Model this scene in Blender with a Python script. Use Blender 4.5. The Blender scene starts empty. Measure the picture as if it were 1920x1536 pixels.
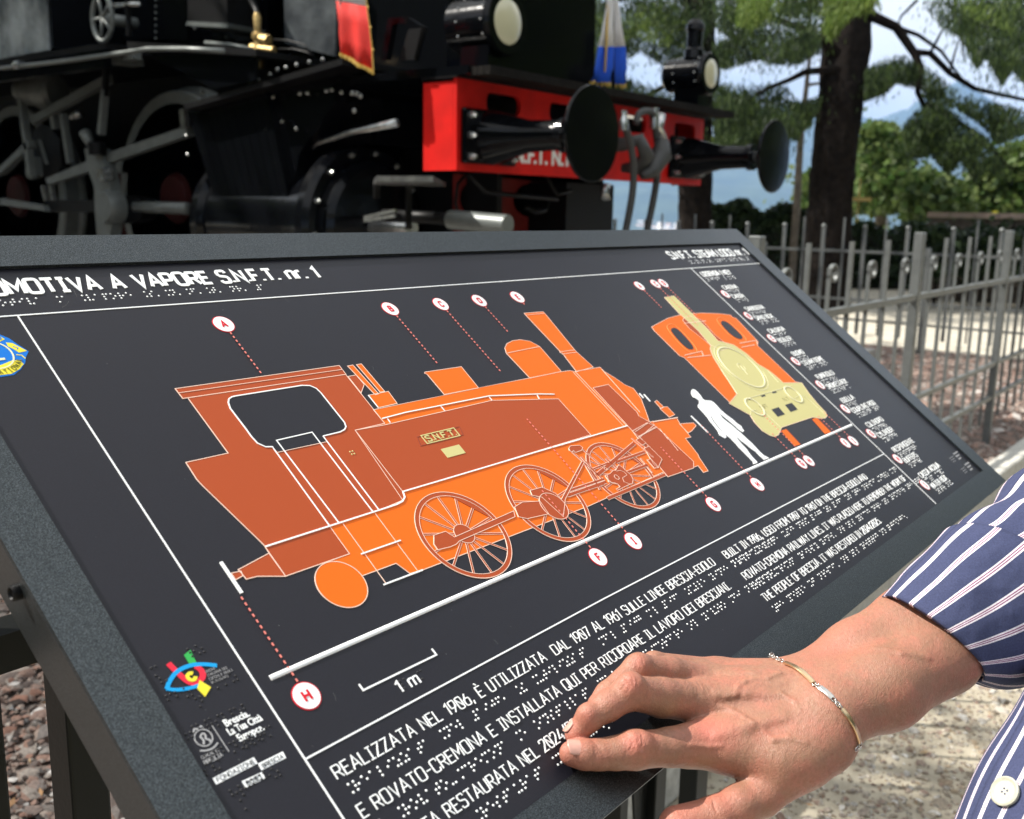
import bpy, math, random
import numpy as np
from mathutils import Vector, Matrix, Euler
from mathutils.geometry import tessellate_polygon
random.seed(7); rng = np.random.default_rng(7)
scene = bpy.context.scene
COL = scene.collection

# ------------------------------------------------------------------ camera
FPX, CX, CY = 1870.0, 960.0, 768.0          # focal length and centre for a 1920 x 1536 frame
def _un(a): a = np.asarray(a, float); return a/np.linalg.norm(a)
def ray(u, v): return np.array([(u-CX)/FPX, (CY-v)/FPX, -1.0])
_X = _un(ray(2465, 420)); _D = _un(ray(785, 10068)); _D = _un(_D-_X*(_D@_X))
R3 = np.array([_X, np.cross(-_D, _X), -_D])  # camera axes to world axes
EYE = np.array([0, 0, 1.16])
cam_data = bpy.data.cameras.new("camera"); cam = bpy.data.objects.new("camera", cam_data); COL.objects.link(cam)
cam_data.sensor_width = 36; cam_data.lens = 36*FPX/1920; cam_data.clip_start = .02; cam_data.clip_end = 30000
m4 = Matrix([[*R3[i], EYE[i]] for i in range(3)]+[[0, 0, 0, 1]]); cam.matrix_world = m4
cam_data.dof.use_dof = True; cam_data.dof.focus_distance = .76; cam_data.dof.aperture_fstop = 10.5
scene.camera = cam
# ------------------------------------------------------------------ sky, sun, exposure
SUN = _un((-.36, .575, .735))                  # towards the sun
world = bpy.data.worlds.new("World"); scene.world = world; world.use_nodes = True
wn = world.node_tree; wn.nodes.clear()
sky = wn.nodes.new("ShaderNodeTexSky"); sky.sky_type = 'NISHITA'; sky.sun_disc = False
sky.sun_elevation = math.asin(SUN[2]); sky.sun_rotation = math.atan2(SUN[0], SUN[1])
sky.air_density = 1.0; sky.dust_density = 2.5; sky.ozone_density = 1.5
bg = wn.nodes.new("ShaderNodeBackground"); bg.inputs[1].default_value = .085
wo = wn.nodes.new("ShaderNodeOutputWorld")
# thin bright cloud over most of the sky
tcw = wn.nodes.new("ShaderNodeTexCoord"); cn = wn.nodes.new("ShaderNodeTexNoise"); cn.inputs["Scale"].default_value = 2.2; cn.inputs["Detail"].default_value = 7; cn.inputs["Roughness"].default_value = .55
mpw = wn.nodes.new("ShaderNodeMapping"); mpw.inputs["Scale"].default_value = (1, 1, 2.6); crw = wn.nodes.new("ShaderNodeMapRange"); crw.inputs[1].default_value = .30; crw.inputs[2].default_value = .52
crw.inputs[4].default_value = .96; mxw = wn.nodes.new("ShaderNodeMix"); mxw.data_type = 'RGBA'; mxw.inputs[7].default_value = (10.2, 10.0, 9.4, 1)
wn.links.new(tcw.outputs["Generated"], mpw.inputs[0]); wn.links.new(mpw.outputs[0], cn.inputs["Vector"]); wn.links.new(cn.outputs[0], crw.inputs[0]); wn.links.new(crw.outputs[0], mxw.inputs[0])
wn.links.new(sky.outputs[0], mxw.inputs[6]); wn.links.new(mxw.outputs[2], bg.inputs[0]); wn.links.new(bg.outputs[0], wo.inputs[0])
sun_data = bpy.data.lights.new("sun", 'SUN'); sun_data.energy = 5.0; sun_data.angle = math.radians(.53); sun_data.color = (1, .95, .87)
sun = bpy.data.objects.new("sun", sun_data); COL.objects.link(sun)
sun.rotation_euler = Vector(SUN).to_track_quat('Z', 'Y').to_euler()
scene.view_settings.view_transform = 'Standard'; scene.view_settings.look = 'None'
scene.view_settings.exposure = .85; scene.view_settings.gamma = 1; scene.view_settings.use_curve_mapping = False
scene.cycles.max_bounces = 8; scene.cycles.transparent_max_bounces = 8

# ------------------------------------------------------------------ survey helpers: a sighted point on a known plane
def sight(u, v, n, c):
    n = np.asarray(n, float); r = R3@ray(u, v); return EYE+r*((c-n@EYE)/(n@r))
def at_x(u, v, x): return sight(u, v, (1, 0, 0), x)
def at_y(u, v, y): return sight(u, v, (0, 1, 0), y)
def at_z(u, v, z): return sight(u, v, (0, 0, 1), z)
def at_d(u, v, d): return EYE+R3@ray(u, v)*d
TL = math.radians(37.295); PD = .4535
EX = np.array([1., 0, 0]); EU = np.array([0, math.cos(TL), math.sin(TL)]); EN = np.cross(EX, EU)
def plate(x, s, h=0.):                       # millimetres across, up and above the printed plate -> world
    return EYE+EX*(x/1e3)+EU*(s/1e3)+EN*(h/1e3-PD)
def on_plate(u, v):
    p = sight(u, v, EN, EN@EYE-PD)-EYE; return (p@EX*1e3, p@EU*1e3)

# ------------------------------------------------------------------ materials
MATS = {}
def nd(t, k, **kw):
    n = t.nodes.new(k)
    for a, b in kw.items():
        if a in n.inputs: n.inputs[a].default_value = b
        else: setattr(n, a, b)
    return n
def mat(name, col, rough=.5, metal=0, var=.0, vscale=20., bump=0., bscale=200., coat=0., spec=.5, col2=None, detail=4, trans=0., sss=0.):
    if name in MATS: return MATS[name]
    m = bpy.data.materials.new(name); m.use_nodes = True; t = m.node_tree; b = t.nodes["Principled BSDF"]
    b.inputs["Base Color"].default_value = (*col, 1); b.inputs["Roughness"].default_value = rough; b.inputs["Metallic"].default_value = metal
    b.inputs["Coat Weight"].default_value = coat; b.inputs["Coat Roughness"].default_value = .08; b.inputs["Specular IOR Level"].default_value = spec
    if sss:
        b.inputs["Subsurface Weight"].default_value = sss; b.inputs["Subsurface Radius"].default_value = (.9, .35, .2); b.inputs["Subsurface Scale"].default_value = .006
    co = nd(t, "ShaderNodeTexCoord")
    if var or col2:
        n = nd(t, "ShaderNodeTexNoise", Scale=vscale, Detail=float(detail), Roughness=.6)
        t.links.new(co.outputs["Object"], n.inputs["Vector"])
        mx = nd(t, "ShaderNodeMix", data_type='RGBA')
        c2 = col2 if col2 else tuple(min(1, c*(1+var)) for c in col)
        c1 = col if col2 else tuple(c*(1-var) for c in col)
        mx.inputs[6].default_value = (*c1, 1); mx.inputs[7].default_value = (*c2, 1)
        rp = nd(t, "ShaderNodeMapRange"); rp.inputs[1].default_value = .35; rp.inputs[2].default_value = .65
        t.links.new(n.outputs[0], rp.inputs[0]); t.links.new(rp.outputs[0], mx.inputs[0]); t.links.new(mx.outputs[2], b.inputs["Base Color"])
    if bump:
        n2 = nd(t, "ShaderNodeTexNoise", Scale=bscale, Detail=3.); t.links.new(co.outputs["Object"], n2.inputs["Vector"])
        bp = nd(t, "ShaderNodeBump", Strength=bump, Distance=.3/bscale); t.links.new(n2.outputs[0], bp.inputs["Height"]); t.links.new(bp.outputs[0], b.inputs["Normal"])
    if trans:
        tr = nd(t, "ShaderNodeBsdfTranslucent"); tr.inputs[0].default_value = (*[min(1, c*1.6) for c in col], 1)
        ms = nd(t, "ShaderNodeMixShader"); ms.inputs[0].default_value = trans
        t.links.new(b.outputs[0], ms.inputs[1]); t.links.new(tr.outputs[0], ms.inputs[2]); t.links.new(ms.outputs[0], t.nodes["Material Output"].inputs[0])
    MATS[name] = m; return m

# ------------------------------------------------------------------ mesh building
class MB:
    def __init__(s): s.v = []; s.f = []; s.n = 0; s.uv = None
    def add(s, v, f):
        v = np.asarray(v, float).reshape(-1, 3); s.v.append(v); k = s.n
        s.f += [tuple(i+k for i in q) for q in f]; s.n += len(v); return s
    def box(s, a, b):
        a = np.minimum(a, b)*1.; b = np.maximum(np.asarray(a), b)*1.
        x0, y0, z0 = a; x1, y1, z1 = b
        return s.add([(x0, y0, z0), (x1, y0, z0), (x1, y1, z0), (x0, y1, z0), (x0, y0, z1), (x1, y0, z1), (x1, y1, z1), (x0, y1, z1)],
                     [(3, 2, 1, 0), (4, 5, 6, 7), (0, 1, 5, 4), (1, 2, 6, 5), (2, 3, 7, 6), (3, 0, 4, 7)])
    def tube(s, pts, rad, n=10, cap=True):                # round bar through points, radius may vary
        pts = [np.asarray(p, float) for p in pts]; rad = rad if hasattr(rad, '__len__') else [rad]*len(pts)
        vs = []; prev = None
        for i, p in enumerate(pts):
            d = _un(pts[min(i+1, len(pts)-1)]-pts[max(i-1, 0)])
            if prev is None:
                a = np.cross(d, (0, 0, 1)); a = np.cross(d, (1, 0, 0)) if np.linalg.norm(a) < .1 else a
            else: a = prev-d*(prev@d)
            a = _un(a); b = np.cross(d, a); prev = a
            for k in range(n):
                t = 2*math.pi*k/n; vs.append(p+rad[i]*(a*math.cos(t)+b*math.sin(t)))
        fs = [(i*n+k, i*n+(k+1) % n, (i+1)*n+(k+1) % n, (i+1)*n+k) for i in range(len(pts)-1) for k in range(n)]
        if cap: fs += [tuple(range(n-1, -1, -1)), tuple((len(pts)-1)*n+k for k in range(n))]
        return s.add(vs, fs)
    def lathe(s, o, ax, prof, n=24):                      # profile of (distance along axis, radius)
        o = np.asarray(o, float); ax = _un(ax)
        return s.tube_profile(o, ax, prof, n)
    def tube_profile(s, o, ax, prof, n):
        a = np.cross(ax, (0, 0, 1)); a = np.cross(ax, (1, 0, 0)) if np.linalg.norm(a) < .1 else a
        a = _un(a); b = np.cross(ax, a); vs = []
        for t, r in prof:
            for k in range(n):
                w = 2*math.pi*k/n; vs.append(o+ax*t+max(r, 1e-5)*(a*math.cos(w)+b*math.sin(w)))
        fs = [(i*n+k, i*n+(k+1) % n, (i+1)*n+(k+1) % n, (i+1)*n+k) for i in range(len(prof)-1) for k in range(n)]
        fs += [tuple(range(n-1, -1, -1)), tuple((len(prof)-1)*n+k for k in range(n))]
        return s.add(vs, fs)
    def prism(s, poly, off, holes=()):                    # planar outline pushed by vector off, with optional holes
        loops = [[np.asarray(p, float) for p in poly]]+[[np.asarray(p, float) for p in h] for h in holes]
        off = np.asarray(off, float); base = [p for l in loops for p in l]; n = len(base)
        tri = tessellate_polygon([[Vector(p) for p in l] for l in loops])
        nrm = np.zeros(3)
        for t in tri[:]:
            a, b, c = (base[i] for i in t); nrm = np.cross(b-a, c-a)
            if np.linalg.norm(nrm) > 1e-14: break
        flip = nrm@off > 0
        fs = []
        for t in tri:
            t = tuple(t); fs.append(t[::-1] if flip else t); u = tuple(i+n for i in t); fs.append(u if flip else u[::-1])
        k = 0
        for l in loops:
            m = len(l)
            for i in range(m): fs.append((k+i, k+(i+1) % m, n+k+(i+1) % m, n+k+i))
            k += m
        return s.add(base+[p+off for p in base], fs)
    def bar(s, a, b, w, h, up=(0, 0, 1)):                 # square bar from a to b
        a = np.asarray(a, float); b = np.asarray(b, float); d = _un(b-a); sd = np.cross(d, up)
        sd = np.cross(d, (1, 0, 0)) if np.linalg.norm(sd) < .05 else sd
        sd = _un(sd)*w/2; uu = _un(np.cross(sd, d))*h/2
        q = [a-sd-uu, a+sd-uu, a+sd+uu, a-sd+uu]
        return s.add(q+[p+(b-a) for p in q], [(0, 3, 2, 1), (4, 5, 6, 7), (0, 1, 5, 4), (1, 2, 6, 5), (2, 3, 7, 6), (3, 0, 4, 7)])
    def ball(s, c, r, sq=(1, 1, 1), n=10, m=6):
        c = np.asarray(c, float); vs = [c+np.array([0, 0, r*sq[2]])]
        for i in range(1, m):
            for k in range(n):
                a = math.pi*i/m; b = 2*math.pi*k/n
                vs.append(c+np.array([r*sq[0]*math.sin(a)*math.cos(b), r*sq[1]*math.sin(a)*math.sin(b), r*sq[2]*math.cos(a)]))
        vs.append(c-np.array([0, 0, r*sq[2]])); L = len(vs)-1
        fs = [(0, 1+k, 1+(k+1) % n) for k in range(n)]
        for i in range(m-2):
            for k in range(n): fs.append((1+i*n+k, 1+(i+1)*n+k, 1+(i+1)*n+(k+1) % n, 1+i*n+(k+1) % n))
        fs += [(L, 1+(m-2)*n+(k+1) % n, 1+(m-2)*n+k) for k in range(n)]
        return s.add(vs, fs)
    def build(s, name, material, parent=None, smooth=False, **props):
        v = np.concatenate(s.v); org = np.array(parent['_o']) if parent is not None else np.zeros(3)
        me = bpy.data.meshes.new(name); me.from_pydata((v-org).tolist(), [], s.f); me.validate(); me.update()
        return finish(me, name, material, parent, smooth, **props)
def finish(me, name, material, parent=None, smooth=False, **props):
    if material is not None: me.materials.append(material)
    if smooth:
        me.polygons.foreach_set("use_smooth", [True]*len(me.polygons))
        if smooth != True:
            try: me.set_sharp_from_angle(angle=math.radians(smooth))
            except Exception: pass
    o = bpy.data.objects.new(name, me); COL.objects.link(o)
    if parent is not None:
        o.parent = parent; o['_o'] = list(parent['_o'])
    else: o['_o'] = [0., 0., 0.]
    for k, x in props.items(): o[k] = x
    return o
def thing(name, label, category, loc=(0, 0, 0), group=None):
    o = bpy.data.objects.new(name, None); COL.objects.link(o); o.location = Vector([float(c) for c in loc]); o['_o'] = [float(c) for c in loc]
    o.empty_display_size = .1; o['label'] = label; o['category'] = category
    if group: o['group'] = group
    return o
def raw_mesh(name, V, F, material, parent=None, smooth=False, **props):     # numpy vertices, numpy faces of equal size
    me = bpy.data.meshes.new(name); org = np.array(parent['_o']) if parent is not None else 0
    V = np.asarray(V, np.float32)-org; F = np.asarray(F, np.int32); k = F.shape[1]
    me.vertices.add(len(V)); me.vertices.foreach_set("co", np.ascontiguousarray(V, np.float32).ravel())
    me.loops.add(F.size); me.loops.foreach_set("vertex_index", F.ravel())
    me.polygons.add(len(F)); me.polygons.foreach_set("loop_start", np.arange(0, F.size, k, dtype=np.int32))
    me.update(calc_edges=True)
    return finish(me, name, material, parent, smooth, **props)

# ------------------------------------------------------------------ ground
def island_mat(name, cols, rough=.8, trans=0., noise=None, spec=.3):
    if name in MATS: return MATS[name]
    m = bpy.data.materials.new(name); m.use_nodes = True; t = m.node_tree; b = t.nodes["Principled BSDF"]
    b.inputs["Roughness"].default_value = rough; b.inputs["Specular IOR Level"].default_value = spec
    g = nd(t, "ShaderNodeNewGeometry"); r = nd(t, "ShaderNodeValToRGB"); r.color_ramp.interpolation = 'LINEAR'
    e = r.color_ramp.elements; e[0].position = 0; e[0].color = (*cols[0], 1); e[1].position = 1; e[1].color = (*cols[-1], 1)
    for i, c in enumerate(cols[1:-1]):
        q = e.new((i+1)/(len(cols)-1)); q.color = (*c, 1)
    t.links.new(g.outputs["Random Per Island"], r.inputs[0]); out = r.outputs[0]
    if noise:
        co = nd(t, "ShaderNodeTexCoord"); n = nd(t, "ShaderNodeTexNoise", Scale=noise, Detail=3.); t.links.new(co.outputs["Object"], n.inputs["Vector"])
        mx = nd(t, "ShaderNodeMix", data_type='RGBA', blend_type='MULTIPLY'); mx.inputs[0].default_value = .8
        mr = nd(t, "ShaderNodeMapRange"); mr.inputs[1].default_value = .3; mr.inputs[2].default_value = .7; mr.inputs[3].default_value = .55; mr.inputs[4].default_value = 1.25
        t.links.new(n.outputs[0], mr.inputs[0]); t.links.new(out, mx.inputs[6]); t.links.new(mr.outputs[0], mx.inputs[7]); out = mx.outputs[2]
    t.links.new(out, b.inputs["Base Color"])
    if trans:
        tr = nd(t, "ShaderNodeBsdfTranslucent"); t.links.new(out, tr.inputs[0])
        ms = nd(t, "ShaderNodeMixShader"); ms.inputs[0].default_value = trans
        t.links.new(b.outputs[0], ms.inputs[1]); t.links.new(tr.outputs[0], ms.inputs[2]); t.links.new(ms.outputs[0], t.nodes["Material Output"].inputs[0])
    MATS[name] = m; return m

_t = (1+5**.5)/2
ICO_V = np.array([(-1, _t, 0), (1, _t, 0), (-1, -_t, 0), (1, -_t, 0), (0, -1, _t), (0, 1, _t), (0, -1, -_t), (0, 1, -_t), (_t, 0, -1), (_t, 0, 1), (-_t, 0, -1), (-_t, 0, 1)])/math.sqrt(1+_t*_t)
ICO_F = np.array([(0, 11, 5), (0, 5, 1), (0, 1, 7), (0, 7, 10), (0, 10, 11), (1, 5, 9), (5, 11, 4), (11, 10, 2), (10, 7, 6), (7, 1, 8), (3, 9, 4), (3, 4, 2), (3, 2, 6), (3, 6, 8), (3, 8, 9), (4, 9, 5), (2, 4, 11), (6, 2, 10), (8, 6, 7), (9, 8, 1)])
def pebbles(name, centers, sizes, material, parent=None, flat=.6):
    n = len(centers); J = 1+rng.uniform(-.22, .22, (n, 12, 1)); V = ICO_V[None]*J
    S = np.stack([sizes*rng.uniform(.7, 1.35, n), sizes*rng.uniform(.7, 1.2, n), sizes*flat*rng.uniform(.7, 1.2, n)], 1)
    V = V*S[:, None]; a = rng.uniform(0, 6.28, n); c, s_ = np.cos(a), np.sin(a)
    x = V[..., 0]*c[:, None]-V[..., 1]*s_[:, None]; y = V[..., 0]*s_[:, None]+V[..., 1]*c[:, None]
    V = np.stack([x, y, V[..., 2]], -1)+np.asarray(centers)[:, None]
    F = ICO_F[None]+12*np.arange(n)[:, None, None]
    return raw_mesh(name, V.reshape(-1, 3), F.reshape(-1, 3), material, parent, smooth=35, kind='stuff')

M_gravel = mat('red_gravel_soil', (.085, .066, .058), .95, vscale=90, bump=.7, bscale=160, col2=(.16, .125, .105))
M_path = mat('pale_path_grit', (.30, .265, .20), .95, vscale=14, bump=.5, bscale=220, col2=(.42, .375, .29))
M_stone = mat('kerb_granite', (.40, .39, .35), .85, vscale=60, bump=.4, bscale=260, col2=(.58, .57, .52))
M_paving = mat('paving_granite', (.46, .47, .46), .85, vscale=160, bump=.3, bscale=300, col2=(.66, .66, .63), detail=6)
KZ = -.15
MB().box((-14, 1.06, -.2), (9.2, 9.0, 0)).build('gravel_ground', M_gravel, kind='structure')
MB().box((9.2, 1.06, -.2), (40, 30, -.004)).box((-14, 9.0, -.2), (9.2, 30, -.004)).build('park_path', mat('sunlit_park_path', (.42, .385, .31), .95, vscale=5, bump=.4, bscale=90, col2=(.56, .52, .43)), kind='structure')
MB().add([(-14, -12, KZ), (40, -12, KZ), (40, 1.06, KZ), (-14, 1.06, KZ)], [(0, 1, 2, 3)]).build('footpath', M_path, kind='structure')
# kerb of granite blocks along the gravel bed
kerb = thing('kerb', '', '', (0, 1.0, KZ)); del kerb['label']; del kerb['category']; kerb['kind'] = 'structure'
blk = MB().box((0.004, 0.955, KZ), (.896, 1.06, .03)); first = None
for i in range(18):
    x = -3+i*.9
    if first is None:
        first = MB(); first.box((x+.004, .955, KZ), (x+.896, 1.058, .03)); first = first.build('kerb_stone', M_stone, kerb)
        bv = first.modifiers.new('b', 'BEVEL'); bv.width = .012; bv.segments = 2
    else:
        c = first.copy(); COL.objects.link(c); c.location.x = i*.9; c.parent = kerb; c.location.z = random.uniform(-.006, .006)
# granite slabs of the crossing in the footpath, laid along the other direction
pav = thing('paving', '', '', (1.5, .3, KZ)); del pav['label']; del pav['category']; pav['kind'] = 'structure'
yy = .62
for r in range(5):
    x0 = .6+random.uniform(-.2, 0)
    while x0 < 1.92 if r == 0 else x0 < 1.86:
        w = random.uniform(.32, .46); x1 = min(x0+w, 1.93)
        o = MB().box((x0+.005, yy-.2+.005, KZ-.02), (x1-.005, yy-.005, KZ+.012+random.uniform(0, .006))).build('slab', M_paving, pav)
        bv = o.modifiers.new('b', 'BEVEL'); bv.width = .008; bv.segments = 2
        x0 = x1
    yy -= .2
def scatter(n, x0, x1, y0, y1, z): return np.stack([rng.uniform(x0, x1, n), rng.uniform(y0, y1, n), np.full(n, z)], 1)
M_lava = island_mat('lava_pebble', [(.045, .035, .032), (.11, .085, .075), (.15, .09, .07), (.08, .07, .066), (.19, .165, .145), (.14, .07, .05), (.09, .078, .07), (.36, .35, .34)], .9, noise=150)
M_grit = island_mat('path_pebble', [(.26, .22, .16), (.40, .36, .29), (.19, .15, .11), (.36, .28, .19), (.54, .52, .48), (.28, .26, .23), (.25, .16, .12), (.33, .30, .25)], .85, noise=120)
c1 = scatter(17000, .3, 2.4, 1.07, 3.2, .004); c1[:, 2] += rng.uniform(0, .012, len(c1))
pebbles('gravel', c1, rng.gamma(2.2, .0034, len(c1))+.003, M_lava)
M_lava2 = island_mat('sunlit_lava_pebble', [(.10, .075, .065), (.24, .17, .14), (.30, .20, .165), (.17, .14, .125), (.38, .33, .29), (.28, .17, .13), (.22, .18, .16), (.50, .47, .44)], .9, noise=150)  # lighter pebble copy, sun on this stretch put into the colours
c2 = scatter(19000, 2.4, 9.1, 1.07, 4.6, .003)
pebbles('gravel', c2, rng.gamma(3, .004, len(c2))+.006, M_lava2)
c3 = np.concatenate([scatter(9000, 1.94, 3.6, -.2, .95, KZ+.001), scatter(500, 1.4, 1.95, .62, .95, KZ+.002), scatter(60, .9, 1.9, .0, .6, KZ+.016)])
pebbles('path_grit', c3, rng.gamma(1.8, .0023, len(c3))+.0013, M_grit)
M_leaf = island_mat('dry_leaf', [(.16, .09, .045), (.34, .22, .10), (.24, .12, .06), (.44, .34, .20)], .7)
# a few dry leaves and straws on the gravel
def litter(n, x0, x1, y0, y1, z):
    V = []; F = []
    for i in range(n):
        c = np.array([random.uniform(x0, x1), random.uniform(y0, y1), z]); a = random.uniform(0, 6.3)
        l = random.uniform(.006, .020); w = l*random.choice([.08, .14, .35])
        d = np.array([math.cos(a), math.sin(a), random.uniform(-.1, .3)]); q = np.array([-math.sin(a), math.cos(a), random.uniform(-.3, .3)])
        k = len(V); V += [c-d*l, c-q*w, c+d*l, c+q*w]; F.append((k, k+1, k+2, k+3))
    return V, F
V1, F1 = litter(150, .4, 2.2, 1.1, 3, .022); V2, F2 = litter(50, 2, 3.2, .0, .9, KZ+.008)
raw_mesh('leaf_litter', V1+V2, np.array(F1+[tuple(i+len(V1) for i in f) for f in F2]), M_leaf, kind='stuff')

# valley and mountains far away
M_valley = mat('valley_fields', (.10, .14, .07), .95, vscale=.004, col2=(.20, .20, .13))
M_forest = mat('mountain_forest', (.03, .055, .04), .95, vscale=.006, col2=(.06, .09, .055), detail=8)
MB().add([(-12000, -12000, -130), (20000, -12000, -130), (20000, 14000, -130), (-12000, 14000, -130)], [(0, 1, 2, 3)]).build('valley_ground', M_valley, kind='structure')
# hilltop under the park
nh = 64; V = []; F = []
for j, (rr, z) in enumerate([(46, -.21), (60, -3), (110, -30), (230, -90), (420, -134)]):
    for k in range(nh):
        a = 2*math.pi*k/nh; q = rr*(1+.08*math.sin(3*a+j)); V.append((8+q*math.cos(a), 6+q*math.sin(a), z))
F = [(j*nh+k, j*nh+(k+1) % nh, (j+1)*nh+(k+1) % nh, (j+1)*nh+k) for j in range(4) for k in range(nh)]
F = [tuple(f) for f in F]
mbh = MB().add(V, F); mbh.f.append(tuple(range(nh-1, -1, -1))[::-1]); mbh.build('castle_hill', M_valley, kind='structure')
def ridge(name, pts, depth, zfoot, seed):
    r2 = np.random.default_rng(seed); nx, ny = 160, 26; V = np.zeros((ny, nx, 3))
    us = np.linspace(pts[0][0], pts[-1][0], nx); top = np.interp(us, [p[0] for p in pts], [p[1] for p in pts])
    for i, (u, tv) in enumerate(zip(us, top)):
        d = R3@ray(u, tv); hd = d/np.hypot(d[0], d[1])
        for j in range(ny):
            f = j/(ny-1); dist = depth*(.62+.38*f)
            hz = EYE[2]+hd[2]*depth; z = zfoot+(hz-zfoot)*(f**1.25)
            z += (1-f)*f*4*26*(math.sin(i*.33+j*.8+seed)+math.sin(i*.13-j*.5))
            V[j, i] = (hd[0]*dist, hd[1]*dist, z)
    V[..., 2] += r2.normal(0, 5, (ny, nx))*np.linspace(0, 1, ny)[:, None]
    idx = np.arange(nx*ny).reshape(ny, nx)
    F = np.stack([idx[:-1, :-1], idx[:-1, 1:], idx[1:, 1:], idx[1:, :-1]], -1).reshape(-1, 4)
    return raw_mesh(name, V.reshape(-1, 3), F, M_forest, None, smooth=True, kind='structure')
ridge('mountain', [(900, 250), (1150, 215), (1330, 262), (1420, 205), (1540, 192), (1640, 226), (1700, 202), (1800, 150), (1900, 215), (2200, 240), (2600, 200)], 8200, -130, 3)
ridge('mountain', [(300, 300), (800, 290), (1150, 300), (1400, 318), (1560, 306), (1750, 290), (1900, 312), (2300, 300), (2700, 330)], 6200, -130, 9)
# the distant town at the mountain foot: a far mass of pale houses
M_town = island_mat('town_walls', [(.75, .72, .68), (.55, .50, .46), (.85, .84, .82), (.60, .42, .34), (.7, .66, .6)], .8)
V = []; F = []
for i in range(1100):
    u = random.uniform(1180, 2000); f = random.random(); dist = 3700+1500*f
    d = R3@ray(u, 400); hd = d/np.hypot(d[0], d[1]); c = np.array([hd[0]*dist, hd[1]*dist, -130+110*f**1.2])
    w, l, h = random.uniform(6, 22), random.uniform(6, 18), random.uniform(8, 26); k = len(V)
    for dz in (-40, h):
        for dx, dy in ((-w, -l), (w, -l), (w, l), (-w, l)): V.append(c+np.array([dx, dy, dz]))
    F += [tuple(k+q for q in g) for g in ((4, 5, 6, 7), (0, 1, 5, 4), (1, 2, 6, 5), (2, 3, 7, 6), (3, 0, 4, 7))]
raw_mesh('distant_town', V, np.array(F), M_town, kind='stuff')
HAZE = True

# ------------------------------------------------------------------ steam locomotive, front towards -y, near side at x = 3.1
M_black = mat('gloss_black_paint', (.0028, .0032, .0042), .14, spec=.22, bump=.05, bscale=25)
M_dull = mat('dull_black_iron', (.004, .004, .0045), .45, spec=.18, bump=.15, bscale=80)
M_steel = mat('grey_rod_steel', (.15, .165, .158), .42, spec=.4, metal=.25, var=.12, vscale=12, bump=.08, bscale=60)
M_bright = mat('worn_bright_steel', (.48, .49, .48), .22, metal=.85, var=.3, vscale=30, bump=.08, bscale=60)
M_red = mat('beam_red_paint', (.55, .008, .005), .5, spec=.2, var=.12, vscale=9, bump=.04, bscale=30)
M_dred = mat('dark_red_wheel_paint', (.028, .003, .003), .6, spec=.15, var=.3, vscale=10)
M_brass = mat('old_brass', (.48, .34, .14), .42, metal=.8, var=.35, vscale=60)
M_rubber = mat('grey_rubber_hose', (.036, .037, .036), .55, var=.2, vscale=40)
M_glass = mat('lamp_lens', (.55, .53, .36), .25, coat=.5)
M_wood = mat('dark_deck_timber', (.010, .009, .008), .9, spec=.1, var=.4, vscale=30, bump=.4, bscale=90)
M_white = mat('white_letter_paint', (.78, .78, .75), .5)
loco = thing('steam_locomotive', 'black steam locomotive with red buffer beam on rails behind the sign', 'locomotive', (4.33, 5.2, .40))
def px(l, x): return [at_x(u, v, x) for u, v in l]
def slabx(name, l, x, th, m, parent=loco, **k): return MB().prism(px(l, x), (th, 0, 0)).build(name, m, parent, **k)
def bolts(mb, pts, r=.012, n=8): [mb.ball(p, r, n=n, m=5) for p in pts]
# body masses
b = MB(); b.box((3.15, 5.95, 2.04), (5.5, 9.6, 3.25)).build('side_tank', M_black, loco)
rv = MB()
for i in range(30):
    for z in (2.07, 3.2): rv.ball((3.148, 6.0+i*.12, z), .009, n=6, m=4)
rv.build('tank_rivets', M_black, loco, kind='stuff')
MB().lathe((4.33, 3.35, 2.62), (0, 1, 0), [(0, .0), (0, .60), (.02, .64), (.1, .64), (.12, .62), (1.3, .62), (1.32, .66), (1.4, .66), (1.42, .58), (6, .58)], 48).build('boiler', M_black, loco, smooth=30)
dr = MB().lathe((4.33, 3.28, 2.72), (0, 1, 0), [(0, .05), (0.0, .32), (.03, .36), (.08, .38)], 40).build('smokebox_door', M_black, loco, smooth=30)
hw = MB()
for k in range(24): hw.tube([(4.33+.09*math.cos(k*.2618), 3.22, 2.6+.09*math.sin(k*.2618)), (4.33+.09*math.cos((k+1)*.2618), 3.22, 2.6+.09*math.sin((k+1)*.2618))], .008, 6)
hw.tube([(4.33, 3.2, 2.6), (4.33, 3.3, 2.6)], .02, 10).bar((4.24, 3.22, 2.6), (4.42, 3.22, 2.6), .012, .012).build('door_wheel', M_bright, dr)
MB().lathe((4.33, 3.9, 3.15), (0, 0, 1), [(0, .26), (.12, .2), (.2, .17), (1.1, .19), (1.12, .22), (1.2, .22)], 28).build('chimney', M_black, loco, smooth=35)
MB().lathe((4.33, 5.9, 3.1), (0, 0, 1), [(0, .34), (.1, .30), (.6, .30), (.78, .24), (.88, .12), (.9, 0)], 28).build('steam_dome', M_black, loco, smooth=40)
cb = MB().box((3.0, 9.7, 2.04), (5.66, 12.0, 2.9)).box((2.95, 9.6, 4.05), (5.7, 12.2, 4.13)); cb.box((3.02, 9.7, 2.9), (5.64, 9.76, 4.05)).box((3.02, 11.9, 2.9), (5.64, 11.96, 4.05)).build('cab', M_black, loco)
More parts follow.
